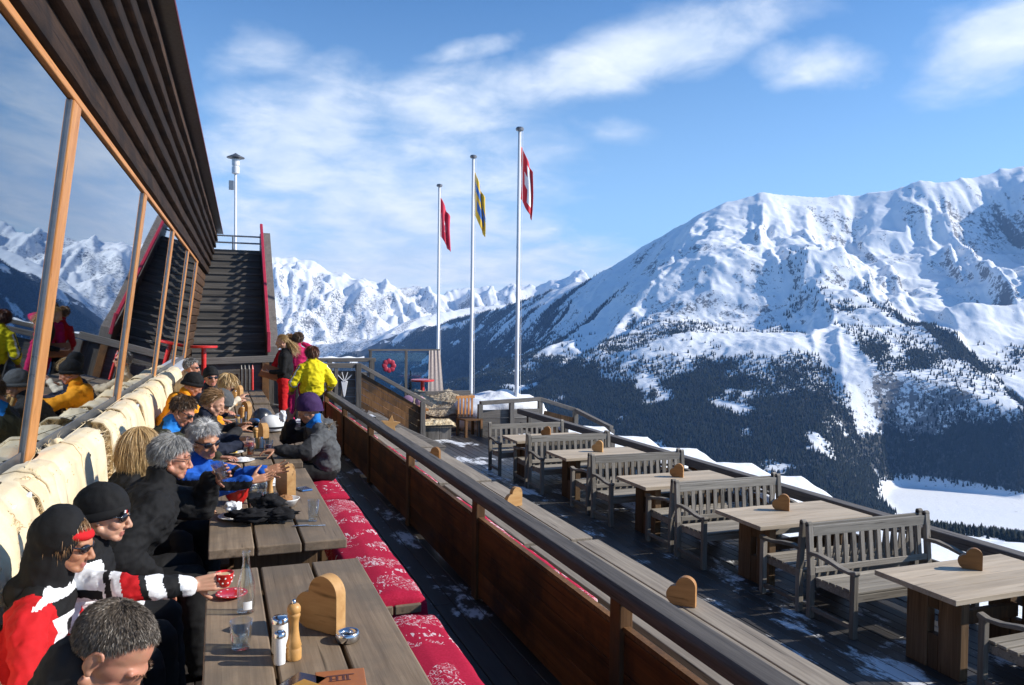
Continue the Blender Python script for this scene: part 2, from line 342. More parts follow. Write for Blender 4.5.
def terrain(x,y):
    r=np.hypot(x,y); p=np.c_[x,y]
    wx=x+140*perlin(p/900.,11); wy=y+140*perlin(p/900.,12)
    z=np.full(x.shape,FLOOR)+14*fbm(p/300.,3,5)
    # main mountain across the valley
    d,zc,s=ridge_d(wx,wy,RA)
    sp=ridged(np.c_[s/620.+d/2600.,d/2600.],5,21); sp2=ridged(np.c_[wx/420.,wy/420.],6,31); sp3=fbm(p/70.,4,35)
    amp=np.clip(d/650.,0,1)*np.clip((3000-d)/1400.,.15,1)
    far=np.clip((7300-y)/2500.,.35,1)
    za=zc-.50*d-95*sstep(150,900,d)+amp*far*(190*(sp-1.0)+44*(sp2-.9))+np.clip(d/200.,.25,1)*6*sp3
    za=za+26*np.clip(1-d/350.,0,1)*(ridged(np.c_[s/330.,d/900.],4,44)-.9)
    za=za+np.maximum(0,d-1500)*.16
    # knoll with a wood on it, low on the face
    za=za+110*np.exp(-(((x-2560)/300.)**2+((y-3000)/260.)**2))+70*np.exp(-(((x-2150)/350.)**2+((y-3350)/200.)**2))
    z=smax(z,za,60.)
    d,zc,s=ridge_d(wx,wy,RC); zr=zc-.45*d+np.clip(d/400.,0,1)*110*(ridged(p/700.,5,51)-1)+8*fbm(p/80.,3,52); z=smax(z,zr,30.)
    d,zc,s=ridge_d(wx,wy,RB); zb=zc-.62*d+(np.clip(d/300.,.35,1))*(210*(ridged(np.c_[s/650.+d/3000.,d/2600.],5,61)-1.0)+130*(ridged(p/430.,5,63)-.9))+10*fbm(p/90.,3,62); zb=zb+np.maximum(0,d-1700)*.25; z=smax(z,zb,30.)
    ld=lake_d(x,y); z=np.where(r<6000,FLOOR+(z-FLOOR)*sstep(-20,260,ld),z)
    # the slope the terrace stands on
    a=np.degrees(np.arctan2(x,y))
    zn=-4.5-.228*r-np.clip(r-1330,0,None)*.45+np.clip(r/300.,0,1)*9*fbm(p/160.,4,71)
    zn=np.where(np.abs(a-40)>150,np.maximum(zn,-4.5-.05*r),zn)
    return smax(z,zn,12.)
az=np.unique(np.r_[np.arange(-180,-20,4.),np.arange(-20,-14,.5),np.arange(-14,62,.115),np.arange(62,180.1,4.)])
rr=np.unique(np.r_[np.geomspace(6,1000,46),np.geomspace(1000,2100,110),np.geomspace(2100,8200,620),np.geomspace(8200,12500,190)])
A,R=np.meshgrid(np.radians(az),rr,indexing='ij'); gx=(R*np.sin(A)).ravel(); gy=(R*np.cos(A)).ravel(); gz=terrain(gx,gy)
na,nr=len(az),len(rr)
ii=np.arange((na-1)*nr).reshape(na-1,nr)[:,:-1].ravel()
quads=np.c_[ii,ii+1,ii+nr+1,ii+nr]
# ground cover: woods below the tree line, thinning upwards and broken by avalanche chutes
def cover(x,y,z):
    p=np.c_[x,y]; d,zc,s=ridge_d(x,y,RA); r=np.hypot(x,y)
    chute=fbm(np.c_[s/210.,d/1500.],4,81); big=fbm(p/900.,3,82)
    line=-110+150*big+560*chute+np.clip((y-3300)/3300.,0,1.3)*340-210*sstep(.68,1.2,x/(y+1.))
    f=sstep(150,-150,z-line+90*fbm(p/110.,3,83))
    f=f*sstep(-.42,-.05,fbm(p/230.,4,84)+.25)
    stk=ridged(np.c_[s/150.+.3*perlin(p/400.,88),d/1900.],4,87); hi=sstep(-480,-150,z-230*sstep(3300,6500,y)); f=f*(1-.85*hi*sstep(1.06,1.3,stk))
    f=np.where((z<-430)&(r<4200),np.maximum(f,sstep(-.35,-.1,fbm(p/170.,3,86))),f)
    f=f*sstep(15,60,lake_d(x,y))
    f=f*np.where(r<1250,0.,1.)
    f=np.maximum(f,np.where((r>1250)&(r<2000),1.,0)*sstep(-.5,-.2,fbm(p/120.,3,85)))
    dB,_,_=ridge_d(x,y,RB); f=np.where((dB<3600)&(y>8000),f*.55,f)
    return np.clip(f,0,1)
cov=cover(gx,gy,gz)
me=fastmesh('snowy_mountains',np.c_[gx,gy,gz],quads=quads[:,::-1],smooth=True)
at=me.attributes.new('woods','FLOAT','POINT'); at.data.foreach_set('value',cov.astype(np.float32))
_d,_z,_s=ridge_d(gx,gy,RA); _rk=ridged(np.c_[_s/150.+.35*perlin(np.c_[gx,gy]/260.,91),_d/620.],5,92)-1.05+.5*fbm(np.c_[gx,gy]/330.,3,93); _rk=np.where(gy>8000,-.35+.25*fbm(np.c_[gx/90.,gy/400.],4,94),_rk)
at=me.attributes.new('rib','FLOAT','POINT'); at.data.foreach_set('value',_rk.astype(np.float32))
def terrain_mat():
    m,nt,p=newmat('snow_rock_slope'); g=N(nt,'ShaderNodeNewGeometry'); a=N(nt,'ShaderNodeAttribute',attribute_name='woods')
    v=coords(nt); sx=N(nt,'ShaderNodeSeparateXYZ'); nt.links.new(g.outputs['Normal'],sx.inputs[0]); sp=N(nt,'ShaderNodeSeparateXYZ'); nt.links.new(v,sp.inputs[0])
    n1=noise(nt,v,1/55.,10,.74); n2=noise(nt,v,1/300.,6,.65); n3=noise(nt,v,1/22.,8,.78); rb=N(nt,'ShaderNodeAttribute',attribute_name='rib').outputs['Fac']
    steep=mth(nt,'SUBTRACT',1.,sx.outputs[2])
    k=mth(nt,'ADD',mth(nt,'MULTIPLY',steep,1.05),mth(nt,'ADD',mth(nt,'MULTIPLY',mth(nt,'SUBTRACT',n1,.5),1.1),mth(nt,'ADD',mth(nt,'ADD',mth(nt,'MULTIPLY',rb,.36),mth(nt,'MULTIPLY',mth(nt,'SUBTRACT',n2,.5),.6)),mth(nt,'MULTIPLY',mth(nt,'SUBTRACT',n3,.5),2.3))))
    rock=mth(nt,'MULTIPLY',ramp(nt,k,[(.505,0.),(.63,1.)]),.9)
    rc=ramp(nt,n3,[(.35,(.035,.035,.04)),(.65,(.115,.105,.10))])
    snow=ramp(nt,n2,[(.3,(.86,.88,.90)),(.7,(.91,.915,.92))])
    col=mixc(nt,rock,snow,rc)
    fk=mth(nt,'ADD',mth(nt,'MULTIPLY',a.outputs['Fac'],1.35),mth(nt,'MULTIPLY',mth(nt,'SUBTRACT',n3,.5),1.5))
    fm=ramp(nt,fk,[(.66,0.),(.90,1.)])
    fc=ramp(nt,n1,[(.35,(.007,.009,.008)),(.7,(.024,.026,.022))])
    col=mixc(nt,mth(nt,'MULTIPLY',fm,.93),col,fc)
    nt.links.new(col,p.inputs['Base Color']); p.inputs['Roughness'].default_value=.75; p.inputs['Specular IOR Level'].default_value=.2
    b=N(nt,'ShaderNodeBump'); b.inputs['Strength'].default_value=.45; b.inputs['Distance'].default_value=7
    nt.links.new(mth(nt,'ADD',n1,mth(nt,'MULTIPLY',n3,.4)),b.inputs['Height']); nt.links.new(b.outputs[0],p.inputs['Normal']); return m
me.materials.append(terrain_mat())
tag(link('snowy_mountains',me),kind='structure')
# ---- the woods: many small conifers, one mass
def conifers(n,rlo,rhi,a0,a1,seed,h0,h1,near=False):
    g=np.random.default_rng(seed); r=np.sqrt(g.random(n)*(rhi**2-rlo**2)+rlo**2); a=np.radians(a0+(a1-a0)*g.random(n))
    x=r*np.sin(a);y=r*np.cos(a); z=terrain(x,y); c=cover(x,y,z); k=g.random(n)<c**.8
    x,y,z=x[k],y[k],z[k]; return x,y,z,g.uniform(h0,h1,len(x))
def forest_mesh(name,sets,tiers,sides):
    vs=[];ts=[];off=0
    for x,y,z,h in sets:
        n=len(x); g=np.random.default_rng(n); ang=g.random(n)*6.28; lean=g.normal(0,.02,(n,2))
        for t in range(tiers):
            b=t/tiers*.8; zt=z+h*min(1,(t+1.55)/tiers*.8+.08) if t<tiers-1 else z+h; w=h*(.21-.13*b)*g.uniform(.8,1.2,n)
            base=[np.c_[x+w*np.cos(ang+6.283*k/sides+t),y+w*np.sin(ang+6.283*k/sides+t),z+h*b+g.normal(0,.02,n)*h] for k in range(sides)]
            top=np.c_[x+lean[:,0]*h,y+lean[:,1]*h,zt]
            v=np.stack(base+[top],1); vs.append(v.reshape(-1,3)); o=off+np.arange(n)*(sides+1)
            for k in range(sides): ts.append(np.c_[o+k,o+(k+1)%sides,o+sides])
            off+=n*(sides+1)
    return fastmesh(name,np.concatenate(vs),tris=np.concatenate(ts))
fm=mat('conifer_green',(.016,.022,.016),.85,.6,1/40.,bstr=0,spec=.15)
me=forest_mesh('conifer_forest',[conifers(200000,2000,4600,8,60,1,10,22),conifers(110000,4600,8000,8,50,2,14,26)],1,4)
me.materials.append(fm); tag(link('conifer_forest',me),'dark conifer forest covering the far valley slopes','forest',kind='stuff')
me=forest_mesh('larch_wood',[conifers(26000,1250,2000,28,62,3,9,19)],3,5)
me.materials.append(fm); tag(link('larch_wood',me),'dark treetops on the slope just above the frozen lake','forest',kind='stuff')
# ---- haze
if HAZE:
    b=MB().box((-12800,-12800,FLOOR-60),(12800,12800,float(gz.max())+40))
    m=bpy.data.materials.new('valley_air'); m.use_nodes=True; t=m.node_tree; t.nodes.remove(t.nodes['Principled BSDF'])
    pv=N(t,'ShaderNodeVolumePrincipled'); pv.inputs['Color'].default_value=(*HAZE_C,1); pv.inputs['Density'].default_value=HAZE; pv.inputs['Anisotropy'].default_value=.2
    t.links.new(pv.outputs[0],t.nodes['Material Output'].inputs['Volume'])
    o=b.build('haze',m); tag(o,kind='stuff')
# ================================================================ materials of the place
M={}
M['deck']=wood('wet_dark_decking',(.022,.019,.018),(.085,.075,.068),1,rough=.42,snow=(.555,.60,1.6),var=.4)
M['deck2']=wood('wet_dark_decking_with_snow',(.026,.024,.024),(.095,.088,.083),1,rough=.40,snow=(.55,.60,1.25),var=.4)
M['greyY']=wood('grey_weathered_timber',(.065,.058,.054),(.20,.18,.165),1,rough=.7)
M['greyX']=wood('grey_weathered_timber_crosswise',(.11,.10,.095),(.28,.255,.23),0,rough=.7)
M['greyZ']=wood('grey_weathered_timber_upright',(.085,.078,.072),(.23,.21,.19),2,rough=.7)
M['panel']=wood('brown_stained_panel',(.075,.028,.010),(.30,.12,.040),1,rough=.55,fine=40,long=1.2,dirt=(.022,.015,.012),var=.45,bstr=.5)
M['post']=wood('brown_post',(.10,.05,.022),(.26,.135,.06),2,rough=.6,dirt=(.05,.04,.032))
M['log']=wood('dark_tarred_log',(.012,.008,.0065),(.085,.048,.030),1,rough=.85,fine=42,long=1.0,bstr=1.,dirt=(.010,.008,.008),var=.6)
M['logX']=wood('dark_tarred_log_end',(.030,.019,.013),(.14,.08,.05),1,rough=.6,fine=45,long=1.5,bstr=.6)
M['step']=wood('dark_stair_board',(.055,.048,.043),(.17,.155,.14),0,rough=.75,snow=(.60,.66,2.2))
M['larch']=wood('orange_larch_frame',(.40,.155,.045),(.62,.29,.10),1,rough=.45,var=.2)
M['larchZ']=wood('orange_larch_mullion',(.40,.155,.045),(.66,.32,.12),2,rough=.45,var=.15)
M['table']=wood('brown_table_plank',(.15,.105,.068),(.36,.27,.185),1,rough=.62,fine=45,long=1.3,bstr=.3,var=.25,dirt=(.15,.12,.09))
M['tableleg']=wood('brown_table_leg',(.09,.055,.03),(.22,.14,.08),2,rough=.7)
M['pale']=wood('pale_bleached_tabletop',(.42,.325,.225),(.64,.53,.395),0,rough=.6,fine=40,long=1.6,bstr=.25,var=.15)
M['long']=wood('grey_long_table_plank',(.19,.155,.12),(.44,.375,.295),1,rough=.65,fine=45,long=1.4,var=.2)
M['teakX']=wood('silver_teak',(.19,.17,.145),(.44,.40,.34),0,rough=.7,var=.3)
M['teakY']=wood('silver_teak_arm',(.14,.124,.105),(.32,.285,.24),1,rough=.7,var=.3)
M['teakZ']=wood('silver_teak_slat',(.15,.135,.115),(.37,.33,.28),2,rough=.7,var=.35)
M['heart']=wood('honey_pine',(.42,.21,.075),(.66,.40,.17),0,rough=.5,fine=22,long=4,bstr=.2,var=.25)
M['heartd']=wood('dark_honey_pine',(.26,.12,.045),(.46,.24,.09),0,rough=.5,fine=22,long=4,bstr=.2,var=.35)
M['snow']=mat('old_snow',(.86,.88,.92),.6,.05,9,bstr=.5,bdist=.03,spec=.3)
M['alu']=mat('grey_aluminium',(.26,.27,.29),.35,.1,20,metal=.7,bstr=.05)
M['dalu']=mat('dark_grey_window_profile',(.10,.105,.115),.4,.15,20,metal=.3,bstr=.05)
M['polewhite']=mat('white_painted_pole',(.74,.74,.75),.35,.05,12,bstr=.03,spec=.5)
M['ledge']=mat('pale_window_ledge',(.62,.66,.74),.45,.1,8,bstr=.1)
M['black']=mat('black_metal',(.02,.02,.022),.4,.3,30,bstr=.05)
M['redpaint']=mat('red_paint',(.62,.025,.02),.35,.1,15,bstr=.05,coat=.3)
M['crimson']=mat('crimson_paint',(.42,.025,.055),.5,.15,10,bstr=.05)
def pane_mat():
    m,nt,p=newmat('mirroring_window_glass'); p.inputs['Base Color'].default_value=(.24,.32,.40,1); p.inputs['Metallic'].default_value=1; p.inputs['Roughness'].default_value=.015
    v=coords(nt); bump(nt,p,noise(nt,v,.6,2,.4),.012,.05); return m
M['pane']=pane_mat()
# ================================================================ floors
b=MB()
for i in range(21):
    x=-1.10+i*.141
    for y0,y1 in ((-3,4.2+.37*(i%5)),(4.2+.37*(i%5),11.3-.29*(i%4)),(11.3-.29*(i%4),20.2)):
        b.box((x,y0+.002,-.045),(x+.135,y1-.002,RNG.normal(0,.0012)))
for i in range(9):
    x=1.861+i*.141; b.box((x,16.4,-.045),(x+.135,20.2,0))
o=b.build('terrace_floor',M['deck'],bevel=.003,seg=1); tag(o,kind='structure')
b=MB()
for i in range(39):
    x=1.905+i*.141
    for y0,y1 in ((-3,3.5+.4*(i%6)),(3.5+.4*(i%6),9.6-.33*(i%5)),(9.6-.33*(i%5),15.1+.3*(i%3)),(15.1+.3*(i%3),26.)):
        b.box((x,y0+.002,-.945),(x+.134,y1-.002,-.9+RNG.normal(0,.0015)))
o=b.build('lower_terrace_floor',M['deck2'],bevel=.003,seg=1); tag(o,kind='structure')
b=MB(); b.box((1.862,-3,-4.5),(1.902,16.38,-.05)); b.box((7.42,-3,-2.6),(7.47,26,-.95)); b.box((-1.1,-3,-.12),(1.86,20.2,-.05)); b.box((1.91,-3,-1.1),(7.41,26,-.95))
b.box((1.865,16.38,-4.5),(3.13,16.42,-.05)); b.box((3.13,16.38,-1.0),(3.17,20.2,-.05)); b.box((-1.1,20.2,-5),(3.17,20.25,0))
for yy in range(-2,27,4): b.box((7.2,yy,-9),(7.4,yy+.2,-1.1)); b.box((1.95,yy,-7),(2.15,yy+.2,-1.1))
o=b.build('terrace_substructure',M['greyY']); tag(o,kind='structure')
# ================================================================ the hut with its leaning window wall
def WX(y,z=1.2): return -1.16+.026*y+(z-1.2)*.1195
hut=thing('mountain_hut','dark timber mountain restaurant with leaning mirrored windows and log cladding above','building',(0,0,0))
PY=[-1.7,1.72,5.12,8.56,12.0,15.3,18.15]; Y0,Y1=-1.8,24.3
def strip(b,y0,y1,z0,z1,dx0,dx1,m=0):   # a leaning slab between two heights
    v=[(WX(y,z)+d,y,z) for y in (y0,y1) for z in (z0,z1) for d in (dx0,dx1)]
    return b.add(v,[(0,1,3,2),(4,6,7,5),(0,4,5,1),(2,3,7,6),(0,2,6,4),(1,5,7,3)],m)
b=MB(); strip(b,Y0,Y1,-4,1.10,-.30,-.02); strip(b,18.6,Y1,1.1,3.25,-.3,-.12); strip(b,Y0,Y1,3.292,5.0,-.5,-.06); b.box((-9,Y0,-5),(-1.6,Y0+.2,5)); b.box((-9,Y1-.2,-5),(-.95,Y1,4.9)); b.box((-9,Y0,4.85),(-.95,Y1,5.0)); b.box((-9,Y0,-5),(-8.8,Y1,5))
b.build('wall',M['log'],hut)
b=MB(); strip(b,Y0,18.6,1.085,1.135,-.05,.19); b.build('window_ledge',M['ledge'],hut,bevel=.008)
for i in range(6):
    b=MB(); strip(b,PY[i]+.13,PY[i+1]-.09,1.25,3.225,-.016,-.004); w=b.build('window',M['pane'],hut)
    for z0,z1,d1 in ((1.17,1.25,.0),(3.20,3.238,-.012)):
        f=MB(); strip(f,PY[i]+.145,PY[i+1]-.102,z0,z1,-.05,d1); f.build('frame',M['dalu'],w,bevel=.004)
for y in PY:
    b=MB(); w=.055 if y<18 else .22
    strip(b,y-.058,y+.142 if y<18 else y+.34,1.168,3.24,-.03,.020); p=b.build('mullion',M['larchZ'],hut,bevel=.006)
    b=MB(); strip(b,y-.085,y-.060,1.17,3.235,-.03,.010); b.build('trim',M['alu'],p)
b=MB(); strip(b,Y0,18.6,3.242,3.285,-.02,.020); b.build('head_beam',M['larch'],hut,bevel=.008)
# log courses stepping out to the eaves
for k in range(6):
    z0=(3.295,3.52,3.71,3.90,4.09,4.28)[k]; h=(.235,.20,.20,.20,.20,.20)[k]; b=MB(); g=np.random.default_rng(k)
    ys=np.linspace(Y0,Y1,160); pr=[(-.22,.0),(.010,.0),(.028,.010),(.033,.03),(.027,h*.5),(.012,h*.92),(-.012,h+.012),(-.22,h+.012)]
    off=.015+.043*k; P=np.zeros((160,len(pr),3)); w1=fbm(np.c_[ys*.35,ys*0+k*3.1],3,k); w2=fbm(np.c_[ys*1.7,ys*0+k*7.7],3,k+9)
    for i,y in enumerate(ys):
        for j,(dx,dz) in enumerate(pr): P[i,j]=(WX(y,3.3)+off+dx+(.007*w1[i]+.004*w2[i])*(dx>-.1),y,z0+dz+.007*w1[i]*(0<j<7))
    b.grid(P); b.build('log_course',M['log'],hut,autos=40)
b=MB(); strip(b,Y0,Y1,4.497,4.51,-.3,.258,0); strip(b,Y0,Y1,4.484,4.512,.260,.268,1); b.build('roof_edge',[M['black'],mat('dark_red_eave_metal',(.10,.015,.025),.6,.1,10)],hut)
for k in range(11):
    z0=1.12+k*.196; b=MB(); strip(b,18.62,Y1,z0,z0+.188,-.13,-.03+.012*(k%2)); b.build('log_course',M['logX'],hut,bevel=.03)
# red bracket shelf by the corner
def red_table(label,loc,h,r,name='bar_table'):
    t=thing(name,label,'table',loc)
    MB().lathe([(.001,h-.05),(r,h-.05),(r,h),(.001,h)],n=28).build('tabletop',M['redpaint'],t,autos=40,bevel=.008)
    MB().cyl((0,0,.04),(0,0,h-.05),.055,n=14).build('stem',M['redpaint'],t,autos=40)
    MB().lathe([(.001,0),(.22,0),(.2,.04),(.001,.04)],n=20).build('foot',M['redpaint'],t,autos=40)
    return t
red_table('round red standing table beside the corner of the hut, foot of the stairs',(-.30,18.9,0),1.42,.29)
# ================================================================ stair block at the end of the terrace
st=thing('outdoor_staircase','steep dark timber staircase with open risers climbing beside the hut','staircase',(0,0,0))
b=MB(); n=16
for k in range(n):
    y=20.9+k*.22; z=.75+k*.212; b.box((-.62,y,z),(1.16,y+.30,z+.055)); b.box((-.62,y+.03,z-.16),(1.16,y+.05,z-.004))
b.build('steps',M['step'],st)
b=MB(); b.prism([(20.7,-.2),(20.7,1.35),(21.3,1.75),(24.55,4.62),(25.0,4.62),(25.0,-.2)],1.17,1.45,(1,2,0)); b.build('side_wall',M['greyZ'],st,bevel=.01)
b=MB(); b.bar((1.20,20.66,1.2),(1.20,20.66,1.72),.08,.05,up=(0,1,0)); b.bar((1.20,20.70,1.55),(1.20,24.65,4.86),.08,.10); b.build('handrail',M['crimson'],st,bevel=.01)
b=MB(); b.box((-.66,24.3,3.75),(1.16,24.36,4.06)); b.build('landing_board',M['black'],st)
b=MB()
for z in (4.28,4.48): b.cyl((-.5,24.5,z),(1.25,24.5,z),.025,n=8)
for x in (-.45,.4): b.cyl((x,24.5,4.0),(x,24.5,4.5),.025,n=8)
b.build('railing',M['alu'],st)
b=MB(); b.box((-.62,24.37,-.2),(1.16,24.5,4.0)); b.build('back_wall',M['step'],st)
lp=thing('lamp_post','tall white lamp post with flat cap rising behind the stair top','lamp',(.5,26.2,0))
MB().cyl((0,0,-3),(0,0,6.62),.045,.04,n=12).build('pole',M['polewhite'],lp,smooth=True)
MB().lathe([(.07,6.6),(.115,6.62),(.115,6.82),(.09,6.83),(.09,6.86),(.115,6.87),(.115,7.06),(.05,7.1)],n=18).build('lantern',M['polewhite'],lp,autos=35)
MB().lathe([(.001,7.26),(.1,7.2),(.27,7.12),(.27,7.10),(.05,7.09),(.001,7.09)],n=22).build('cap',M['dalu'],lp,autos=35)
MB().box((-.2,-.06,6.1),(-.05,.06,6.38)).build('speaker',M['alu'],lp,bevel=.01)
# low plank barrier and counter in front of the stairs
br=thing('plank_barrier','low grey plank barrier with heavy rail in front of the dark stairs','fence',(0,19.5,0))
b=MB(); b.bar((-.75,0,1.02),(1.62,0,1.10),.14,.16,up=(0,0,1)); b.build('rail',M['greyX'],br,bevel=.012)
b=MB()
for k in range(4): b.box((-.7,.02,.05+k*.23),(1.02,.06,.05+k*.23+.222))
b.build('boards',M['step'],br)
for x in (.98,1.5):
    b=MB(); b.box((x,-.07,0),(x+.16,.07,1.0)); b.build('post',M['post'] if x<1.2 else M['greyZ'],br,bevel=.008)
b=MB(); b.box((1.15,.02,0),(1.5,.07,1.0)); b.build('boards',M['greyZ'],br)
# ================================================================ fence between the two terraces
fn=thing('terrace_fence','long brown panelled fence with heavy grey handrail dividing the two terraces','fence',(0,0,0))
b=MB(); b.prism([(1.695,.740),(1.835,.740),(1.835,.785),(1.82,.812),(1.715,.812),(1.695,.79)],-2.6,14.0,(0,2,1)); b.build('handrail',M['greyY'],fn,bevel=.008)
FY=[-1.08,1.07,3.22,5.37,7.52,9.67,11.8,13.9]
for y in FY:
    b=MB(); b.box((1.742,y-.05,0),(1.812,y+.05,.739)); b.build('post',M['post'],fn,bevel=.006)
for y0,y1 in zip(FY[:-1],FY[1:]):
    b=MB(); z=.03
    for k in range(3): h=.176; b.box((1.765,y0+.052,z),(1.79,y1-.052,z+h)); z+=h+.004
    b.build('panel',M['panel'],fn,bevel=.004)
    b=MB(); b.box((1.762,y0+.052,.575),(1.797,y1-.052,.60)); b.build('cap_board',M['post'],fn)
# ================================================================ outer rail of the lower terrace
of=thing('outer_rail','low weathered rail along the outer edge of the lower terrace','fence',(0,0,0))
b=MB(); b.bar((7.33,-1,-.235),(7.24,18.6,-.235),.16,.13); b.build('handrail',M['greyY'],of,bevel=.012)
b=MB(); b.bar((7.34,-1,-.6),(7.27,18.6,-.6),.05,.16); b.build('handrail',M['greyY'],of,bevel=.008)
for y in np.arange(.6,19,2.2):
    b=MB(); b.box((7.29,y-.06,-.9),(7.39,y+.06,-.30)); b.build('post',M['greyZ'],of,bevel=.008)
rf=thing('corner_rail','grey corner railing with board infill beyond the last teak bench','fence',(0,0,0))
pts=[(6.3,19.0,-.05),(8.05,19.2,0),(9.0,19.0,-.3),(9.35,17.6,-.62)]
for a,c in zip(pts[:-1],pts[1:]):
    b=MB(); b.bar(a,c,.13,.10); b.build('rail',M['greyX'],rf,bevel=.01)
for x,y,z in pts+[(7.2,19.1,0.)]:
    b=MB(); b.box((x-.06,y-.06,-1.6),(x+.06,y+.06,z-.03)); b.build('post',M['greyZ'],rf,bevel=.008)
b=MB()
for k in range(3): b.box((6.32,19.13,-.9+k*.22),(8.0,19.17,-.9+k*.22+.21))
b.build('boards',M['greyX'],rf)
b=MB()
for k in range(3): b.bar((8.15,19.2,-.85+k*.22),(8.95,19.02,-1.05+k*.22),.03,.2)
b.build('boards',M['post'],rf)
# snow banks outside the rail
def lump(name,c,r,seed,label=None):
    b=MB(); v,f=sph(40,24); v=v.copy(); v=v*(1+.22*fbm(v*1.6+seed,4,seed)[:,None]); b.add(v*np.array(r)+np.array(c),f); return b.build(name,M['snow'],smooth=True)
tag(lump('snow_bank',(7.3,20.2,-.5),(1.3,.6,.62),3),'white snow heap behind the corner railing by the tall flagpole','snow',kind='stuff')
# snow covered sloping boards outside the rail
for i,(yf,zf,yn,zn_,lab) in enumerate(ROOFS):
    t=thing('snowy_roof',lab,'roof',(8.0,yf,zf),0,'snow covered boards outside the rail')
    q=[(-.70,.0,.10),(.60,0,.0),(.60,yn-yf,zn_-zf),(-.70,yn-yf,zn_-zf+.10)]
    b=MB(); v=[np.array(p)+V(0,0,d) for d in (-.13,-.055) for p in q]; fc=[(3,2,1,0),(4,5,6,7),(0,1,5,4),(1,2,6,5),(2,3,7,6),(3,0,4,7)]; b.add(v,fc); b.build('board',M['post'],t)
    P=np.zeros((26,26,3))
    for a in range(26):
        for c in range(26):
            u,w=a/25,c/25; p=(1-u)*((1-w)*np.array(q[0])+w*np.array(q[3]))+u*((1-w)*np.array(q[1])+w*np.array(q[2])); e=min(u,1-u,w,1-w)
            p[2]+=-.055+.06*min(1,e*22)**.6+.008*math.sin(a*.7+yf)*math.sin(c*.5); P[a,c]=p
    MB().grid(P).build('snow_cover',M['snow'],t,smooth=True)
    MB().box((-.6,yn-yf+.1,-1.9),(-.5,yn-yf+.2,zn_-zf-.03)).build('leg',M['greyZ'],t); MB().box((.45,yn-yf+.1,-2.4),(.55,yn-yf+.2,zn_-zf-.12)).build('leg',M['greyZ'],t)
# ================================================================ flagpoles
def flagmat(kind):
    m,nt,p=newmat('flag_cloth_'+kind); tc=N(nt,'ShaderNodeTexCoord'); s=N(nt,'ShaderNodeSeparateXYZ'); nt.links.new(tc.outputs['UV'],s.inputs[0]); u,v=s.outputs[0],s.outputs[1]
    def band(x,lo,hi): return mth(nt,'MULTIPLY',mth(nt,'GREATER_THAN',x,lo),mth(nt,'LESS_THAN',x,hi))
    if kind=='red_white_cross':
        f=mth(nt,'MAXIMUM',mth(nt,'MULTIPLY',band(u,.17,.83),band(v,.38,.62)),mth(nt,'MULTIPLY',band(u,.36,.64),band(v,.14,.86))); col=mixc(nt,f,(.62,.015,.03),(.86,.86,.86))
    elif kind=='yellow_blue':
        f=mth(nt,'MAXIMUM',mth(nt,'MAXIMUM',mth(nt,'MULTIPLY',band(u,.12,.9),band(v,.2,.44)),mth(nt,'MULTIPLY',band(u,.05,.6),band(v,.6,.8))),band(mth(nt,'ADD',u,v),1.35,1.5)); col=mixc(nt,f,(.78,.48,.03),(.04,.16,.5))
    else:
        n=noise(nt,tc.outputs['UV'],9,2,.5,1.); f=mth(nt,'MULTIPLY',mth(nt,'MULTIPLY',band(u,.3,.7),band(v,.3,.6)),mth(nt,'GREATER_THAN',n,.52)); col=mixc(nt,f,(.58,.012,.05),(.85,.85,.85))
    nt.links.new(col,p.inputs['Base Color']); p.inputs['Roughness'].default_value=.7; p.inputs['Sheen Weight'].default_value=.2
    return m
for i,(y,kind,zt,lab,plab) in enumerate([(20.,'red_white_cross',7.28,'red flag with white cross hanging limp from the nearest pole','tallest looking white flagpole, carrying the red flag with a white cross'),(24.2,'yellow_blue',7.35,'yellow and blue flag hanging limp from the middle pole','middle white flagpole carrying the yellow and blue flag'),(28.4,'red_emblem',7.1,'plain red flag with a small white emblem hanging from the farthest pole','farthest white flagpole carrying the plain red flag')]):
    x=7.58+.005*y
    t=thing('flagpole',plab,'flagpole',(x,y,0),0,'white flagpoles')
    MB().cyl((0,0,-9),(0,0,zt),.075,.045,n=14).build('pole',M['polewhite'],t,smooth=True)
    MB().lathe([(.001,zt-.02),(.10,zt-.02),(.115,zt+.03),(.09,zt+.07),(.001,zt+.09)],n=16).build('finial',M['alu'],t,autos=40)
    MB().cyl((.10,-.03,-2),(.08,-.03,zt-.05),.006,n=6).build('halyard',M['polewhite'],t)
    nu,nv=26,30; P=np.zeros((nu,nv,3)); uv=[]
    for a in range(nu):
        for c in range(nv):
            u,v=a/(nu-1),c/(nv-1)          # u away from the pole, v up the hoist
            w=.06+.36*u**.7+.025*math.sin(4*v+i); fold=.07*math.sin(u*9.5+i+1.2*v)*(.3+.7*u)
            P[a,c]=(w+.035*math.cos(u*9.5+i+v)*(.2+u)*.8-.02,fold-.02,zt-.42-1.45*(1-v)-u*(.75+.15*v+.12*math.sin(5*u))*(.9 if i!=1 else 1.1))
            uv.append((u,v))
    b=MB().grid(P); o=b.build('flag',flagmat(kind),smooth=True,loc=(x,y,0),fix=False); tag(o,lab,'flag',None)
    ul=o.data.uv_layers.new(name='UVMap')
    for lp_ in o.data.loops: ul.data[lp_.index].uv=uv[lp_.vertex_index]
    so=o.modifiers.new('cloth','SOLIDIFY'); so.thickness=.006
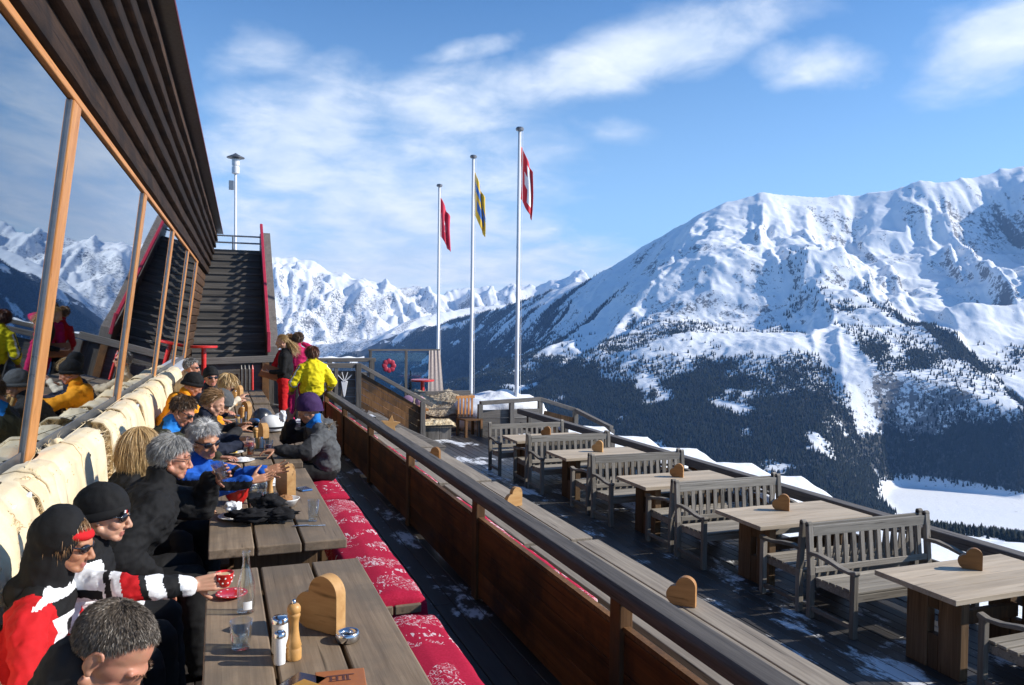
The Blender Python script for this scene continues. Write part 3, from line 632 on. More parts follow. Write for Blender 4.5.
# ================================================================ sloped stair down to the lower terrace
rs=thing('short_stair','short timber stair with slanting plank side leading down to the lower terrace','staircase',(0,0,0))
b=MB()
for k in range(5): x=3.2+k*.29; b.box((x,16.9,-.18-k*.18),(x+.32,18.25,-.13-k*.18))
b.build('steps',M['greyY'],rs)
b=MB()
for k in range(5):
    o0=.82-k*.168; b.bar((3.12,18.32,o0-.08),(4.56,18.32,o0-.08-.86),.03,.145,up=(0,1,0)) if False else b.add([(3.12,18.30,o0-.162),(4.56,18.30,o0-1.022),(4.56,18.30,o0-.86),(3.12,18.30,o0),(3.12,18.34,o0-.162),(4.56,18.34,o0-1.022),(4.56,18.34,o0-.86),(3.12,18.34,o0)],[(0,1,2,3),(7,6,5,4),(0,4,5,1),(1,5,6,2),(2,6,7,3),(3,7,4,0)])
b.build('side_boards',M['post'],rs)
b=MB(); b.bar((3.08,18.3,1.0),(4.85,18.3,.0),.14,.09); b.build('handrail',M['greyX'],rs,bevel=.008)
b=MB(); b.bar((3.0,16.86,-.0),(4.75,16.86,-.86),.06,.2); b.build('stringer',M['greyX'],rs,bevel=.006)
for x,z0,z1 in ((3.06,-.2,1.02),(4.6,-.9,.1)):
    b=MB(); b.box((x-.06,18.2,z0),(x+.06,18.29,z1)); b.build('post',M['greyZ'],rs,bevel=.006)
bw=thing('back_fence','grey boarded fence panel with a white metal flower emblem at the back of the terrace','fence',(0,0,0))
b=MB()
for k in range(4): b.box((1.9,18.31,.06+k*.2),(3.0,18.35,.06+k*.2+.192))
b.build('boards',M['step'],bw)
b=MB(); b.bar((1.55,18.3,.98),(3.1,18.3,.98),.14,.11); b.build('rail',M['greyX'],bw,bevel=.008)
for x in (1.95,2.55): b=MB(); b.box((x-.04,18.24,0),(x+.04,18.30,.92)); b.build('post',M['greyZ'],bw,bevel=.006)
b=MB()
for k,a in enumerate((-.75,-.25,.3,.8)):
    d=V(math.sin(a),0,math.cos(a)); b.bar(V(2.74,18.27,.60)+d*.02,V(2.74,18.27,.60)+d*.24,.05,.02)
b.prism([(2.66,.62),(2.82,.62),(2.76,.28),(2.73,.24),(2.71,.30)],18.255,18.275,(0,2,1)); b.build('emblem',M['polewhite'],bw,bevel=.01)
fr=thing('far_fence','far grey rail with snow on top behind the women at the end of the terrace','fence',(0,0,0))
for z in (.62,1.0): b=MB(); b.bar((1.3,20.6,z),(3.9,20.6,z),.1,.10); b.build('rail',M['greyX'],fr,bevel=.008)
for x in (1.5,2.7,3.8): b=MB(); b.box((x-.06,20.52,-.9),(x+.06,20.545,1.0)); b.build('post',M['greyZ'],fr)
P=np.zeros((30,6,3))
for a in range(30):
    for c in range(6): P[a,c]=(1.7+1.9*a/29,20.55+.1*c/5,1.052+.05*math.sin(PI*c/5)*(.6+.4*math.sin(a*.9)))
MB().grid(P).build('snow_cover',M['snow'],fr,smooth=True)
# ---- glass windbreak with curtain
wb=thing('glass_windbreak','glass windbreak in grey posts above the far lounge corner','windbreak',(0,0,0))
for x0,x1 in ((4.1,5.05),(5.13,6.0)):
    b=MB(); b.box((x0,22.2,-.3),(x1,22.215,1.12)); b.build('pane',glass('windbreak_glass',(.75,.88,.92)),wb)
for x in (4.06,5.09,6.04): b=MB(); b.box((x-.035,22.16,-.9),(x+.035,22.25,1.2)); b.build('post',M['greyZ'],wb,bevel=.005)
b=MB(); b.bar((4.0,22.2,1.2),(6.1,22.2,1.2),.07,.05); b.build('rail',M['greyX'],wb)
cu_=MB(); P=np.zeros((60,12,3))
for a in range(60):
    for c in range(12):
        u=a/59;v=c/11; P[a,c]=(5.74+.33*u+.14*(1-v)*(u-.2),22.06+.007*math.sin(u*21)*(.5+.5*v),-.05+1.24*v)
o=cu_.grid(P).build('curtain',mat('cream_curtain_cloth',(.55,.46,.40),.8,.15,25),smooth=True); tag(o,'cream curtain gathered at the end of the glass windbreak','curtain')
fl=MB()
for k in range(8):
    a=k*PI/4; fl.ell((4.58+.13*math.cos(a),22.13,.75+.13*math.sin(a)),(.075,.02,.075),n=12,k=8)
fl.lathe([(.05,-.02),(.12,-.02),(.12,.02),(.05,.02)],n=20) if False else None
tag(fl.build('flower_ornament',M['crimson'],smooth=True),'big red flower shaped ornament fixed on the windbreak glass','ornament')
red_table('round red standing table in front of the cream curtain',(5.38,21.4,-.9),1.30,.33)
# ================================================================ more materials
def cushion_mat():
    m,nt,p=newmat('red_printed_blanket'); v=coords(nt,rnd=True); s=N(nt,'ShaderNodeSeparateXYZ'); vo=coords(nt); nt.links.new(vo,s.inputs[0])
    n1=noise(nt,v,22,2,.45,1.5); n2=noise(nt,v,3.2,2,.5); n3=noise(nt,coords(nt,(60,14,1),rnd=True),1,2,.5,.6); n4=noise(nt,v,5.5,2,.5)
    ln=mth(nt,'LESS_THAN',mth(nt,'ABSOLUTE',mth(nt,'SUBTRACT',n1,.5)),.022); blk=mth(nt,'GREATER_THAN',n3,.56)
    f=mth(nt,'MAXIMUM',mth(nt,'MULTIPLY',ln,mth(nt,'GREATER_THAN',n2,.52)),mth(nt,'MULTIPLY',blk,mth(nt,'GREATER_THAN',n4,.58)))
    base=ramp(nt,noise(nt,vo,90,3),[(.3,(.34,.006,.03)),(.7,(.46,.014,.055))])
    nt.links.new(mixc(nt,f,base,(.64,.50,.53)),p.inputs['Base Color']); p.inputs['Roughness'].default_value=.85; p.inputs['Specular IOR Level'].default_value=.2
    bump(nt,p,noise(nt,vo,160,3),.2,.002); return m
M['cushion']=cushion_mat()
def fur_mat(name,c1,c2):
    m,nt,p=newmat(name); v=coords(nt); n=noise(nt,v,3.2,5,.6,.4); g=N(nt,'ShaderNodeNewGeometry'); n2=mth(nt,'ADD',mth(nt,'MULTIPLY',noise(nt,v,120,3),.5),mth(nt,'MULTIPLY',g.outputs['Random Per Island'],.5))
    nt.links.new(ramp(nt,mth(nt,'ADD',mth(nt,'MULTIPLY',n,.7),mth(nt,'MULTIPLY',n2,.3)),[(.36,c1),(.64,c2)]),p.inputs['Base Color']); p.inputs['Roughness'].default_value=.85
    p.inputs['Sheen Weight'].default_value=.25; bump(nt,p,n2,.5,.006); return m
M['fur']=fur_mat('cream_sheepskin',(.62,.46,.25),(.82,.70,.48)); M['fur2']=fur_mat('grey_brown_fur',(.36,.28,.19),(.62,.52,.38))
M['glass']=glass('clear_glass'); M['water']=glass('water',(.9,.95,.97)); M['beer']=glass('amber_drink',(.85,.32,.03)); M['reddrink']=glass('red_drink',(.7,.06,.02))
M['chrome']=mat('polished_steel',(.62,.63,.65),.18,.05,20,metal=1,bstr=0)
M['white']=mat('white_porcelain',(.78,.78,.76),.3,.04,10,bstr=.02); M['paper']=mat('white_paper_napkin',(.78,.79,.80),.9,.05,20,bstr=.3,bdist=.004)
M['redcup']=mat('red_enamel',(.58,.018,.016),.25,.08,12,bstr=.02,coat=.4); M['pine']=mat('turned_beech',(.55,.29,.09),.42,.15,25,bstr=.08)
M['salt']=mat('white_salt',(.80,.79,.77),.8,.06,80,bstr=.2); M['leather1']=mat('orange_brown_leather',(.36,.12,.035),.55,.12,40); M['leather2']=mat('ochre_leather',(.44,.22,.035),.5,.12,40)
M['leather3']=mat('dark_brown_leather',(.035,.018,.016),.22,.2,30,coat=.5); M['embos']=mat('embossed_mark',(.10,.035,.03),.6,.1,20)
M['blackcloth']=mat('black_fleece',(.012,.012,.014),.9,.3,140,bstr=.5,bdist=.004,spec=.2); M['bread']=mat('brown_bread',(.36,.17,.06),.8,.3,30,bstr=.4)
M['blackplastic']=mat('black_helmet_shell',(.016,.016,.019),.3,.2,10,bstr=0,coat=.3); M['bluegloss']=mat('blue_plastic',(.05,.16,.42),.3,.15,20); M['foodmix']=mat('warm_food',(.45,.28,.10),.7,.5,60,bstr=.5)
M['yell']=mat('yellow_food',(.70,.50,.10),.6,.3,60,bstr=.3)
# ================================================================ trestle tables of the upper terrace
def plank_table(label,loc,L,W=.76,np_=3,h=.75,mt='table',group=None,legm='tableleg',name='plank_table'):
    t=thing(name,label,'table',loc,0,group); w=W/np_; b=MB()
    for i in range(np_): b.box((-W/2+i*w+.007,-L/2+RNG.uniform(-.006,.006),h-.055),(-W/2+(i+1)*w-.007,L/2+RNG.uniform(-.006,.006),h))
    b.build('tabletop',M[mt],t,bevel=.007)
    for s in (-1,1):
        y=s*(L/2-.28); b=MB(); b.box((-W*.31,y-.035,.06),(W*.31,y+.035,h-.06)); b.box((-W*.42,y-.045,0),(W*.42,y+.045,.06)); b.box((-W*.44,y-.05,h-.11),(W*.44,y-.036,h-.058)); b.build('leg',M[legm],t,bevel=.006)
    b=MB(); b.box((-.04,-L/2+.32,.22),(.04,L/2-.32,.32)); b.build('stretcher',M[legm],t,bevel=.006); return t
TG='plank tables along the sheepskin bench'
plank_table('near brown plank table carrying the glass bottle, red cup and ashtray',(.325,2.99,0),2.28,group=TG)
plank_table('second plank table carrying the red bowl and black gloves',(.325,5.66,0),2.30,group=TG)
plank_table('plank table between the purple beanie person and the lunch plates',(.335,8.28,0),2.34,group=TG)
plank_table('fourth plank table, with helmets at its near end',(.35,10.92,0),2.34,group=TG)
plank_table('farthest plank table in front of the plank barrier',(.37,13.6,0),2.3,group=TG)
# wall bench
wbn=thing('wall_bench','long timber bench built along the window wall under the sheepskins','bench',(0,0,0))
b=MB()
for y0,y1 in ((1.2,5),(5.01,9),(9.01,13),(13.01,16.6)):
    v=[(WX(y)+d,y,z) for y in (y0,y1) for z in (.41,.45) for d in (.12,.66)]; b.add(v,[(0,1,3,2),(4,6,7,5),(0,4,5,1),(2,3,7,6),(0,2,6,4),(1,5,7,3)])
b.build('seat',M['post'],wbn); b=MB()
for y0,y1 in ((1.2,5),(5.01,9),(9.01,13),(13.01,16.6)):
    v=[(WX(y)+d,y,z) for y in (y0,y1) for z in (0,1.10) for d in (.02,.14)]; b.add(v,[(0,1,3,2),(4,6,7,5),(0,4,5,1),(2,3,7,6),(0,2,6,4),(1,5,7,3)])
b.build('backrest',M['post'],wbn)
for y in np.arange(1.4,16.7,1.9):
    b=MB(); b.box((WX(y)+.16,y-.04,0),(WX(y)+.62,y+.04,.405)); b.build('leg',M['tableleg'],wbn)
# sheepskins
def strands(roots,dirs,length,width,seed,segs=2,curl=.5,drop=.35):
    g=np.random.default_rng(seed); n=len(roots); L=length*g.uniform(.6,1.25,n)[:,None]; side=np.cross(dirs,g.normal(0,1,(n,3))); side/=np.linalg.norm(side,axis=1)[:,None]+1e-9
    bend=g.normal(0,curl,(n,3))+np.array([0,0,-drop]); vs=[]
    for k in range(segs):
        t=k/segs; c=roots+dirs*L*t+bend*L*t*t; w=width*(1-.55*t)
        vs+=[c-side*w,c+side*w]
    vs.append(roots+dirs*L+bend*L); V_=np.stack(vs,1); m=2*segs+1; o=np.arange(n)*m; q=[];
    for k in range(segs-1): q.append(np.c_[o+2*k,o+2*k+1,o+2*k+3,o+2*k+2])
    tr=np.c_[o+2*segs-2,o+2*segs-1,o+2*segs]
    return V_.reshape(-1,3),(np.concatenate(q) if q else None),tr
def fur_surface(name,P,matl,seed,n=9000,L=.035,wd=.0035,th=.03,loc=(0,0,0)):
    a,b=P.shape[:2]; pts=P.reshape(-1,3); du=np.gradient(P,axis=0);dv=np.gradient(P,axis=1); nn=np.cross(du,dv); nn/=np.linalg.norm(nn,axis=2)[...,None]+1e-9
    lumpy=(.6+1.0*fbm(pts*6+seed,4,seed)+.75*fbm(pts*20,3,seed+5)).reshape(a,b); u=np.linspace(0,1,a)[:,None];v=np.linspace(0,1,b)[None]; e=np.minimum(np.minimum(u,1-u)*40,np.minimum(v,1-v)*40).clip(0,1)
    Q=P+nn*(th*lumpy*np.sqrt(e))[...,None]; idx=np.arange(a*b).reshape(a,b); q=np.c_[idx[:-1,:-1].ravel(),idx[1:,:-1].ravel(),idx[1:,1:].ravel(),idx[:-1,1:].ravel()]
    back=P-nn*.006; vq=np.r_[Q.reshape(-1,3),back.reshape(-1,3)]; quads=[q,q[:,::-1]+a*b]
    bd=list(idx[0])+list(idx[1:,-1])+list(idx[-1,-2::-1])+list(idx[-2:0,0]); bd=np.array(bd); nx=np.roll(bd,-1); quads.append(np.c_[bd,bd+a*b,nx+a*b,nx])
    g=np.random.default_rng(seed); fu=g.random(n)*(a-1.001); fv=g.random(n)*(b-1.001); iu=fu.astype(int);iv=fv.astype(int); fu-=iu;fv-=iv
    def bil(A): return A[iu,iv]*((1-fu)*(1-fv))[:,None]+A[iu+1,iv]*(fu*(1-fv))[:,None]+A[iu,iv+1]*((1-fu)*fv)[:,None]+A[iu+1,iv+1]*(fu*fv)[:,None]
    sv,sq,st=strands(bil(Q)-bil(nn)*.004,bil(nn),L,wd,seed+1,2,.6,.6); off=len(vq)
    me=fastmesh(name,np.r_[vq,sv]-np.array(loc),quads=np.r_[np.concatenate(quads),sq+off],tris=st+off,mats=[matl],smooth=True)
    return link(name,me,loc=loc)
def drape(y0,y1,seed,i=0,n=60,m=46):
    g=random.Random(seed); P=np.zeros((n,m,3)); ph=g.random()*6
    prof=[(-.01,1.185),(.06,1.20),(.125,1.185),(.175,1.12),(.20,.98),(.215,.80),(.235,.62),(.30,.505),(.42,.475),(.60,.47),(.70,.46)]
    d=np.array(prof); s=np.r_[0,np.cumsum(np.hypot(*np.diff(d,axis=0).T))]; s/=s[-1]
    for a in range(n):
        u=a/(n-1); y=y0-.20+(y1-y0+.40)*u
        v0=.05*max(0,math.sin(u*7+ph))+.02*math.sin(u*17+ph)-.01; v1=.86+.10*math.sin(u*4.3+ph)+.03*math.sin(u*13)
        v0-=.012*(i%2)
        for c in range(m):
            v=v0+(v1-v0)*c/(m-1); dx=np.interp(v,s,d[:,0]); z=np.interp(v,s,d[:,1]); yy=y+.045*math.sin(v*9+ph)*(1 if .5<abs(u-.5)+.2 else .4)
            wv=.018*math.sin(u*11+ph+v*3)+.012*math.sin(u*23+v*5); P[a,c]=(WX(yy)+.02+dx+wv+.014*(i%2),yy,z+wv*.7+.012*math.sin(u*5+ph)*(v<.4))
    return P
SK=[(1.55,2.75,'cream sheepskin nearest the camera, behind the man in the charcoal jacket'),(2.6,3.72,'cream sheepskin behind the woman in the black hood'),(3.66,4.72,'cream sheepskin draped behind the man with the red cup'),(4.66,5.62,'cream sheepskin behind the elderly man in the black coat'),(5.7,6.75,'cream sheepskin between the blonde hair and the man with a blue collar'),(6.7,7.8,'cream sheepskin behind the man with a blue collar'),(7.85,8.95,'cream sheepskin on the backrest behind the woman in navy'),(9.0,10.1,'cream sheepskin behind the person in the orange jacket'),(10.15,11.3,'cream sheepskin behind the man laughing towards the camera'),(11.4,12.6,'cream sheepskin behind the grey haired person in beige'),(12.75,14.2,'farthest cream sheepskin, at the corner end of the wall bench')]
for i,(y0,y1,lab) in enumerate(SK):
    o=fur_surface('sheepskin',drape(y0,y1,i+3,i,*((120,96) if i<6 else (60,46))),M['fur'],i+20,n=36000 if i<3 else 20000 if i<6 else 8000,L=.05,wd=.0026 if i<3 else .0036,th=.034,loc=(WX((y0+y1)/2)+.2,(y0+y1)/2,.45)); tag(o,lab,'sheepskin','sheepskins on the wall bench')
# red cushions / blankets
def blanket(name,label,x0,x1,y0,y1,z,seed,group,drop0=.16,drop1=.10,cat='cushion',side=.10):
    n,m=70,26; P=np.zeros((n,m,3)); W=x1-x0; prof=[(-.012,-side),(-.006,-.03),(.02,.0),(.12,.018),(W/2,.024),(W-.12,.018),(W-.02,0),(W+.006,-.03),(W+.012,-side*.8)]
    d=np.array(prof); s=np.r_[0,np.cumsum(np.hypot(*np.diff(d,axis=0).T))]; s/=s[-1]; Ln=y1-y0+drop0+drop1
    for a in range(n):
        t=a/(n-1)*Ln
        if t<drop0: y,zz=y0-.012,-(drop0-t)
        elif t>Ln-drop1: y,zz=y1+.012,-(t-Ln+drop1)
        else: y,zz=y0+t-drop0,0
        for c in range(m):
            v=c/(m-1); dx=np.interp(v,s,d[:,0]); dz=np.interp(v,s,d[:,1]); e=1 if zz==0 else .15
            zf=dz*e+zz if zz<0 else dz
            P[a,c]=(x0+dx,y,z+min(zf,dz))
    pts=P.reshape(-1,3); w=fbm(pts*np.array([5,4,4])+seed,3,seed)*.0035+(ridged(pts*np.array([9,5,5])+seed,3,seed+3)-1)*.003
    P[...,2]+=w.reshape(n,m); P[...,0]+=(fbm(pts*4,3,seed+9)*.007).reshape(n,m); P[...,1]+=(fbm(pts*4,3,seed+19)*.012).reshape(n,m)
    c=V((x0+x1)/2,(y0+y1)/2,z); b=MB().grid(P-c); o=b.build(name,M['cushion'],smooth=True,loc=tuple(c)); so=o.modifiers.new('cloth','SOLIDIFY'); so.thickness=.012; so.offset=-1
    return tag(o,label,cat,group)
def plain_bench(label,x0,x1,y0,y1,z,group):
    t=thing('low_bench',label,'bench',((x0+x1)/2,(y0+y1)/2,0),0,group); W,L=x1-x0,y1-y0; b=MB()
    for k in range(2): b.box((-W/2+k*W/2+.005,-L/2,z-.05),(-W/2+(k+1)*W/2-.005,L/2,z))
    b.build('seat',M['table'],t,bevel=.006)
    for s in (-1,1): b=MB(); b.box((-W*.38,s*(L/2-.3)-.04,0),(W*.38,s*(L/2-.3)+.04,z-.052)); b.build('leg',M['tableleg'],t,bevel=.005)
BG='low benches on the aisle side of the plank tables'
for y0,y1,l in ((1.9,4.06,'low bench beside the nearest plank table, under a red printed blanket'),(4.25,6.85,'low bench beside the second plank table, under a red printed blanket'),(7.0,9.4,'low bench under the person in the purple beanie'),(9.75,12.1,'low bench beside the fourth plank table')): plain_bench(l,.76,1.08,y0,y1,.42,BG)
blanket('seat_blanket','red white printed blanket on the nearest aisle bench, beside the ashtray table',.735,1.09,1.8,3.97,.455,3,'red printed blankets on benches',side=.09)
blanket('seat_blanket','red white printed blanket on the second aisle bench with its red end hanging down',.745,1.11,4.28,6.78,.455,8,'red printed blankets on benches',drop0=.26,side=.14)
blanket('seat_blanket','red blanket end under the person in the grey jacket and purple beanie',.75,1.1,6.98,8.6,.455,12,'red printed blankets on benches',drop0=.22)
for i,(y0,y1,l) in enumerate(((2.7,3.9,'red printed blanket on the wall bench under the couple in ski jackets'),(4.3,5.3,'red printed blanket on the wall bench under the elderly man in black'),(5.6,6.7,'red printed blanket on the wall bench near the blonde hair'))):
    blanket('seat_blanket',l,WX(y0)+.42,WX(y0)+.74,y0,y1,.50,30+i,'red printed blankets on benches')
# ================================================================ long tables of the lower terrace, against the fence
LG='long grey tables against the fence'
LT=[(3.62,6.97,'nearest long grey table behind the fence handrail, carrying the dark pine heart'),(7.06,9.98,'long grey table behind the fence with the palest pine heart'),(10.12,13.0,'third long grey table behind the fence, with a half lit heart'),(13.15,15.7,'farthest long grey table behind the fence, carrying the pine star')]
for i,(y0,y1,l) in enumerate(LT):
    x=3.20-.02*i; plank_table(l,(x,(y0+y1)/2,-.9),y1-y0,.76,3,.75,'long',LG,name='long_table')
    t=thing('long_bench','long bench with backrest against the fence, %s long table'%('beside the nearest','beside the second','beside the third','beside the farthest')[i],'bench',(2.15,(y0+y1)/2,-.9),0,'long benches against the fence'); L=y1-y0; b=MB()
    for k in range(2): b.box((-.17+k*.2,-L/2+.05,.41),(.02+k*.2,L/2-.05,.45))
    b.build('seat',M['long'],t); b=MB(); b.box((-.215,-L/2+.05,.9),(-.185,L/2-.05,1.30)); b.build('backrest',M['long'],t)
    for s in (-1,1): b=MB(); b.box((-.18,s*(L/2-.4)-.04,0),(.2,s*(L/2-.4)+.04,.405)); b.box((-.25,s*(L/2-.4)-.04,.0),(-.216,s*(L/2-.4)+.04,1.28)); b.build('leg',M['greyZ'],t)
    blanket('bench_blanket','red blanket folded over the bench back behind the fence, %s'%('nearest of them','next to the nearest one','third from the near end','farthest of them')[i],1.885,2.005,y0+.3,y1-.35,.428,40+i,'red blankets over bench backs',cat='blanket')
# ================================================================ teak garden benches
W_=1.56
def garden_bench(label,loc,rz):
    t=thing('garden_bench',label,'bench',loc,rz,'teak garden benches on the lower terrace'); b=MB(); hw=W_/2
    for k in range(6): y=-.30+k*.092; b.box((-hw+.03,y,.405-.004*k),(hw-.03,y+.078,.43-.004*k))
    b.build('seat',M['teakX'],t,bevel=.005); b=MB(); b.box((-hw+.035,-.30,.33),(hw-.035,-.265,.40)); b.box((-hw+.035,.20,.31),(hw-.035,.235,.38))
    for s in (-1,1): b.box((s*(hw-.055)-.018,-.26,.325),(s*(hw-.055)+.018,.20,.395))
    b.build('seat_frame',M['teakX'],t,bevel=.004)
    def rake(z): return .255+.10*max(0,(z-.42))
    b=MB(); b.bar((-hw+.035,rake(.88),.855),(hw-.035,rake(.88),.855),.032,.10,up=(0,-.0,1)); b.bar((-hw+.035,rake(.47),.475),(hw-.035,rake(.47),.475),.03,.06); b.build('back_frame',M['teakX'],t,bevel=.005)
    b=MB(); ns=13
    for k in range(ns): x=-hw+.12+(W_-.24)*k/(ns-1); b.bar((x,rake(.50),.50),(x,rake(.81),.81),.052,.016,up=(0,1,0))
    b.build('backrest',M['teakZ'],t,bevel=.003)
    for s in (-1,1):
        x=s*(hw-.0); b=MB(); b.bar((x,.265,0),(x,.265,.44),.062,.055,up=(0,1,0)); b.bar((x,.262,.40),(x,rake(.93),.93),.06,.05,up=(0,1,0)); b.cyl((x-.03,rake(.93),.925),(x+.03,rake(.93),.925),.027,n=12); b.build('leg',M['teakZ'],t,bevel=.006)
        b=MB(); b.bar((x,-.30,0),(x,-.30,.60),.058,.055,up=(0,1,0)); b.build('leg',M['teakZ'],t,bevel=.006)
        b=MB(); pr=[(.285,.665),(.15,.672),(.0,.655),(-.14,.625),(-.26,.618),(-.335,.640),(-.345,.615),(-.33,.59),(-.26,.588),(-.14,.592),(0,.618),(.15,.635),(.285,.63)]
        b.prism([(y,z) for y,z in pr],x-.032,x+.032,(1,2,0)); b.build('armrest',M['teakY'],t,bevel=.006)
        b=MB(); b.bar((x,-.27,.10),(x,.24,.10),.03,.04); b.build('side_stretcher',M['teakY'],t)
    return t
bl=[(6.22,'teak garden bench nearest the camera that faces the viewer, between the two nearest pale tables'),(8.42,'second nearest teak garden bench facing the viewer, beside the snow covered boards'),(10.52,'teak garden bench facing the viewer in the middle of the row'),(12.74,'fourth teak garden bench facing the viewer, in front of the corner railing'),(14.55,'farthest teak garden bench facing the viewer, standing in front of the flagpole')]
def bx_(y): return 6.33-.062*(y-6.2)
first=None
for y,l in bl:
    if first is None: first=garden_bench(l,(bx_(y),y-.30,-.9),0)
    else: dup(first,(bx_(y),y-.30,-.9),0,l)
for y,l in [(3.81,'teak garden bench cut off at the lower right corner, facing the nearest pale table'),(6.30,'teak garden bench facing away, back to back behind the nearest one'),(8.50,'teak garden bench facing away, back to back behind the second nearest one'),(10.62,'teak garden bench facing away behind the middle one of the row'),(12.83,'teak garden bench facing away behind the fourth one of the row')]:
    dup(first,(bx_(y)+.02,y+.33,-.9),PI,l)
def deck_table(label,loc):
    t=thing('pale_table',label,'table',loc,0,'pale wooden tables on the lower terrace'); b=MB()
    for k in range(6): b.box((-.78,-.41+k*.1368,.705),(.78,-.41+k*.1368+.1355,.75))
    b.build('tabletop',M['pale'],t,bevel=.003)
    for s in (-1,1):
        b=MB(); x=s*.50
        for y0,y1 in ((-.27,-.055),(-.05,.05),(.055,.27)):
            if y0==-.05: b.box((x-.04,y0,0),(x+.04,y1,.30)); b.box((x-.04,y0,.52),(x+.04,y1,.70))
            else: b.box((x-.045,y0,0),(x+.045,y1,.70))
        b.build('leg',M['tableleg'],t,bevel=.006)  # darker wood here stands in for the shade beneath the tabletop
    b=MB(); b.box((-.45,-.03,.34),(.45,.03,.46)); b.build('stretcher',M['post'],t,bevel=.005); return t
dt=[(4.90,6.25,'nearest pale wooden table on the lower terrace, cut off by the right picture edge'),(7.27,6.24,'second pale wooden table from the near end, with a small pine heart'),(9.42,6.09,'pale wooden table in the middle of the row on the lower terrace'),(11.75,6.0,'fourth pale wooden table, in front of the fourth facing bench'),(13.68,5.9,'farthest pale wooden table, close to the farthest teak bench')]
first=None
for y,x,l in dt:
    if first is None: first=deck_table(l,(x,y,-.9))
    else: dup(first,(x,y,-.9),0,l)
# ================================================================ pine hearts
def heart_poly(a):
    r=a/2; p=[(a,0),(a,a)]
    p+=[(a/2+r*math.cos(t),a+r*math.sin(t)) for t in np.linspace(.12,PI,16)]; p=p[:2]+p[2:]
    p+=[(r*math.cos(t),a/2+r*math.sin(t)) for t in np.linspace(PI/2+.02,PI*1.5,16)]
    return [(x-a*.4,y) for x,y in p]
def heart(label,loc,a,th,rz,m='heart',first=None):
    b=MB().prism(heart_poly(a),-th/2,th/2,(0,2,1)); o=b.build('wooden_heart',M[m],bevel=.006,loc=loc,autos=50); o.rotation_euler=(0,0,rz); return tag(o,label,'heart ornament','pine hearts standing on tables')
R_=math.radians
heart('big pine heart standing on the nearest plank table beside the pepper mill',(.405,3.20,.752),.150,.055,R_(-50))
heart('big pine heart seen edge on, standing on the second plank table by the bread basket',(.46,5.75,.752),.155,.065,R_(-74))
heart('pine heart seen edge on beside the amber drink on the third table',(.42,8.12,.752),.155,.06,R_(-74))
heart('farther pine heart among helmets on the fourth table',(.33,10.35,.752),.155,.06,R_(-60))
heart('pine heart on the farthest plank table',(.30,12.95,.752),.155,.06,R_(-60))
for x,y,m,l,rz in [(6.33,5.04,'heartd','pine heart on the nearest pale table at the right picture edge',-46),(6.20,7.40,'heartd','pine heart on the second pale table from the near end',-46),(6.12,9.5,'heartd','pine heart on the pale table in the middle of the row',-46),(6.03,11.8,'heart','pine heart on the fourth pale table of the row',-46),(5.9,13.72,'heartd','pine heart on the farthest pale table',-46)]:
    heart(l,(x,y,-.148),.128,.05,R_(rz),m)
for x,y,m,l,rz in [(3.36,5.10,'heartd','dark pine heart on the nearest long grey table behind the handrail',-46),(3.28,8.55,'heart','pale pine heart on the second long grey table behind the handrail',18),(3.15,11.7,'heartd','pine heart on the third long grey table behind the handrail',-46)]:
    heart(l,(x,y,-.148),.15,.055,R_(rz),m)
b=MB(); pl=[]
for k in range(10): a=k*PI/5+.2; r=.20 if k%2==0 else .09; pl.append((r*math.cos(a),.17+r*math.sin(a)))
o=b.prism(pl,-.03,.03,(0,2,1)).build('wooden_star',M['heart'],bevel=.006,loc=(3.12,14.9,-.148)); tag(o,'honey coloured pine star standing on the farthest long table','star ornament')
# ================================================================ things on the tables
def at(x,y,z=.752): return (x,y,z)
o=thing('water_bottle','clear glass bottle standing near the red cup on the nearest table','bottle',at(.115,3.50))
MB().lathe([(.001,0),(.034,0),(.037,.006),(.037,.11),(.034,.135),(.020,.185),(.0145,.215),(.0145,.25),(.0165,.252),(.0165,.262),(.013,.262),(.0115,.25),(.0115,.215),(.017,.185),(.031,.135),(.034,.11),(.034,.012),(.001,.010)],n=32).build('glass_body',M['glass'],o,smooth=True)
MB().add([(.0378*math.cos(a),.0378*math.sin(a),z) for a in np.linspace(-1.9,-.9,8) for z in (.02,.055)],[(2*i,2*i+2,2*i+3,2*i+1) for i in range(7)]).build('paper_label',M['paper'],o)
def tumbler(label,loc,h=.105,r=.042,fill=.4,liq='water',group='drinking glasses on the tables'):
    t=thing('drinking_glass',label,'glass',loc,0,group); k=.8
    MB().lathe([(.001,0),(r*k,0),(r*k+.001,.004),(r,h),(r-.0028,h),(r*k-.0015,.014),(.001,.013)],n=32).build('glass_body',M['glass'],t,smooth=True)
    if fill: MB().lathe([(.001,.0135),(r*k-.002,.0145),(r*k+(r-r*k)*fill-.0035,h*fill),(.001,h*fill)],n=32).build('drink',M[liq],t,smooth=True)
    return t
tumbler('clear tumbler half filled with water on the nearest table',at(.085,3.12))
tumbler('tall glass with amber beer beside the pine heart on the third table',at(.28,7.52),.17,.038,.75,'beer')
tumbler('glass of red drink in front of the pine heart on the third table',at(.44,7.55),.14,.042,.7,'reddrink')
tumbler('empty tall glass with blue print near the right edge of the second table',at(.56,4.98),.13,.036,0)
tumbler('small empty glass behind the red bowl on the second table',at(.24,6.15),.10,.04,.2)
tumbler('small empty glass beside the napkins on the second table',at(.30,5.93),.10,.042,0)
tumbler('glass of water among plates on the fourth table',at(.30,10.1),.13,.036,.6)
tumbler('tall water glass beside the far pepper mill',at(.22,9.3),.14,.036,.5)
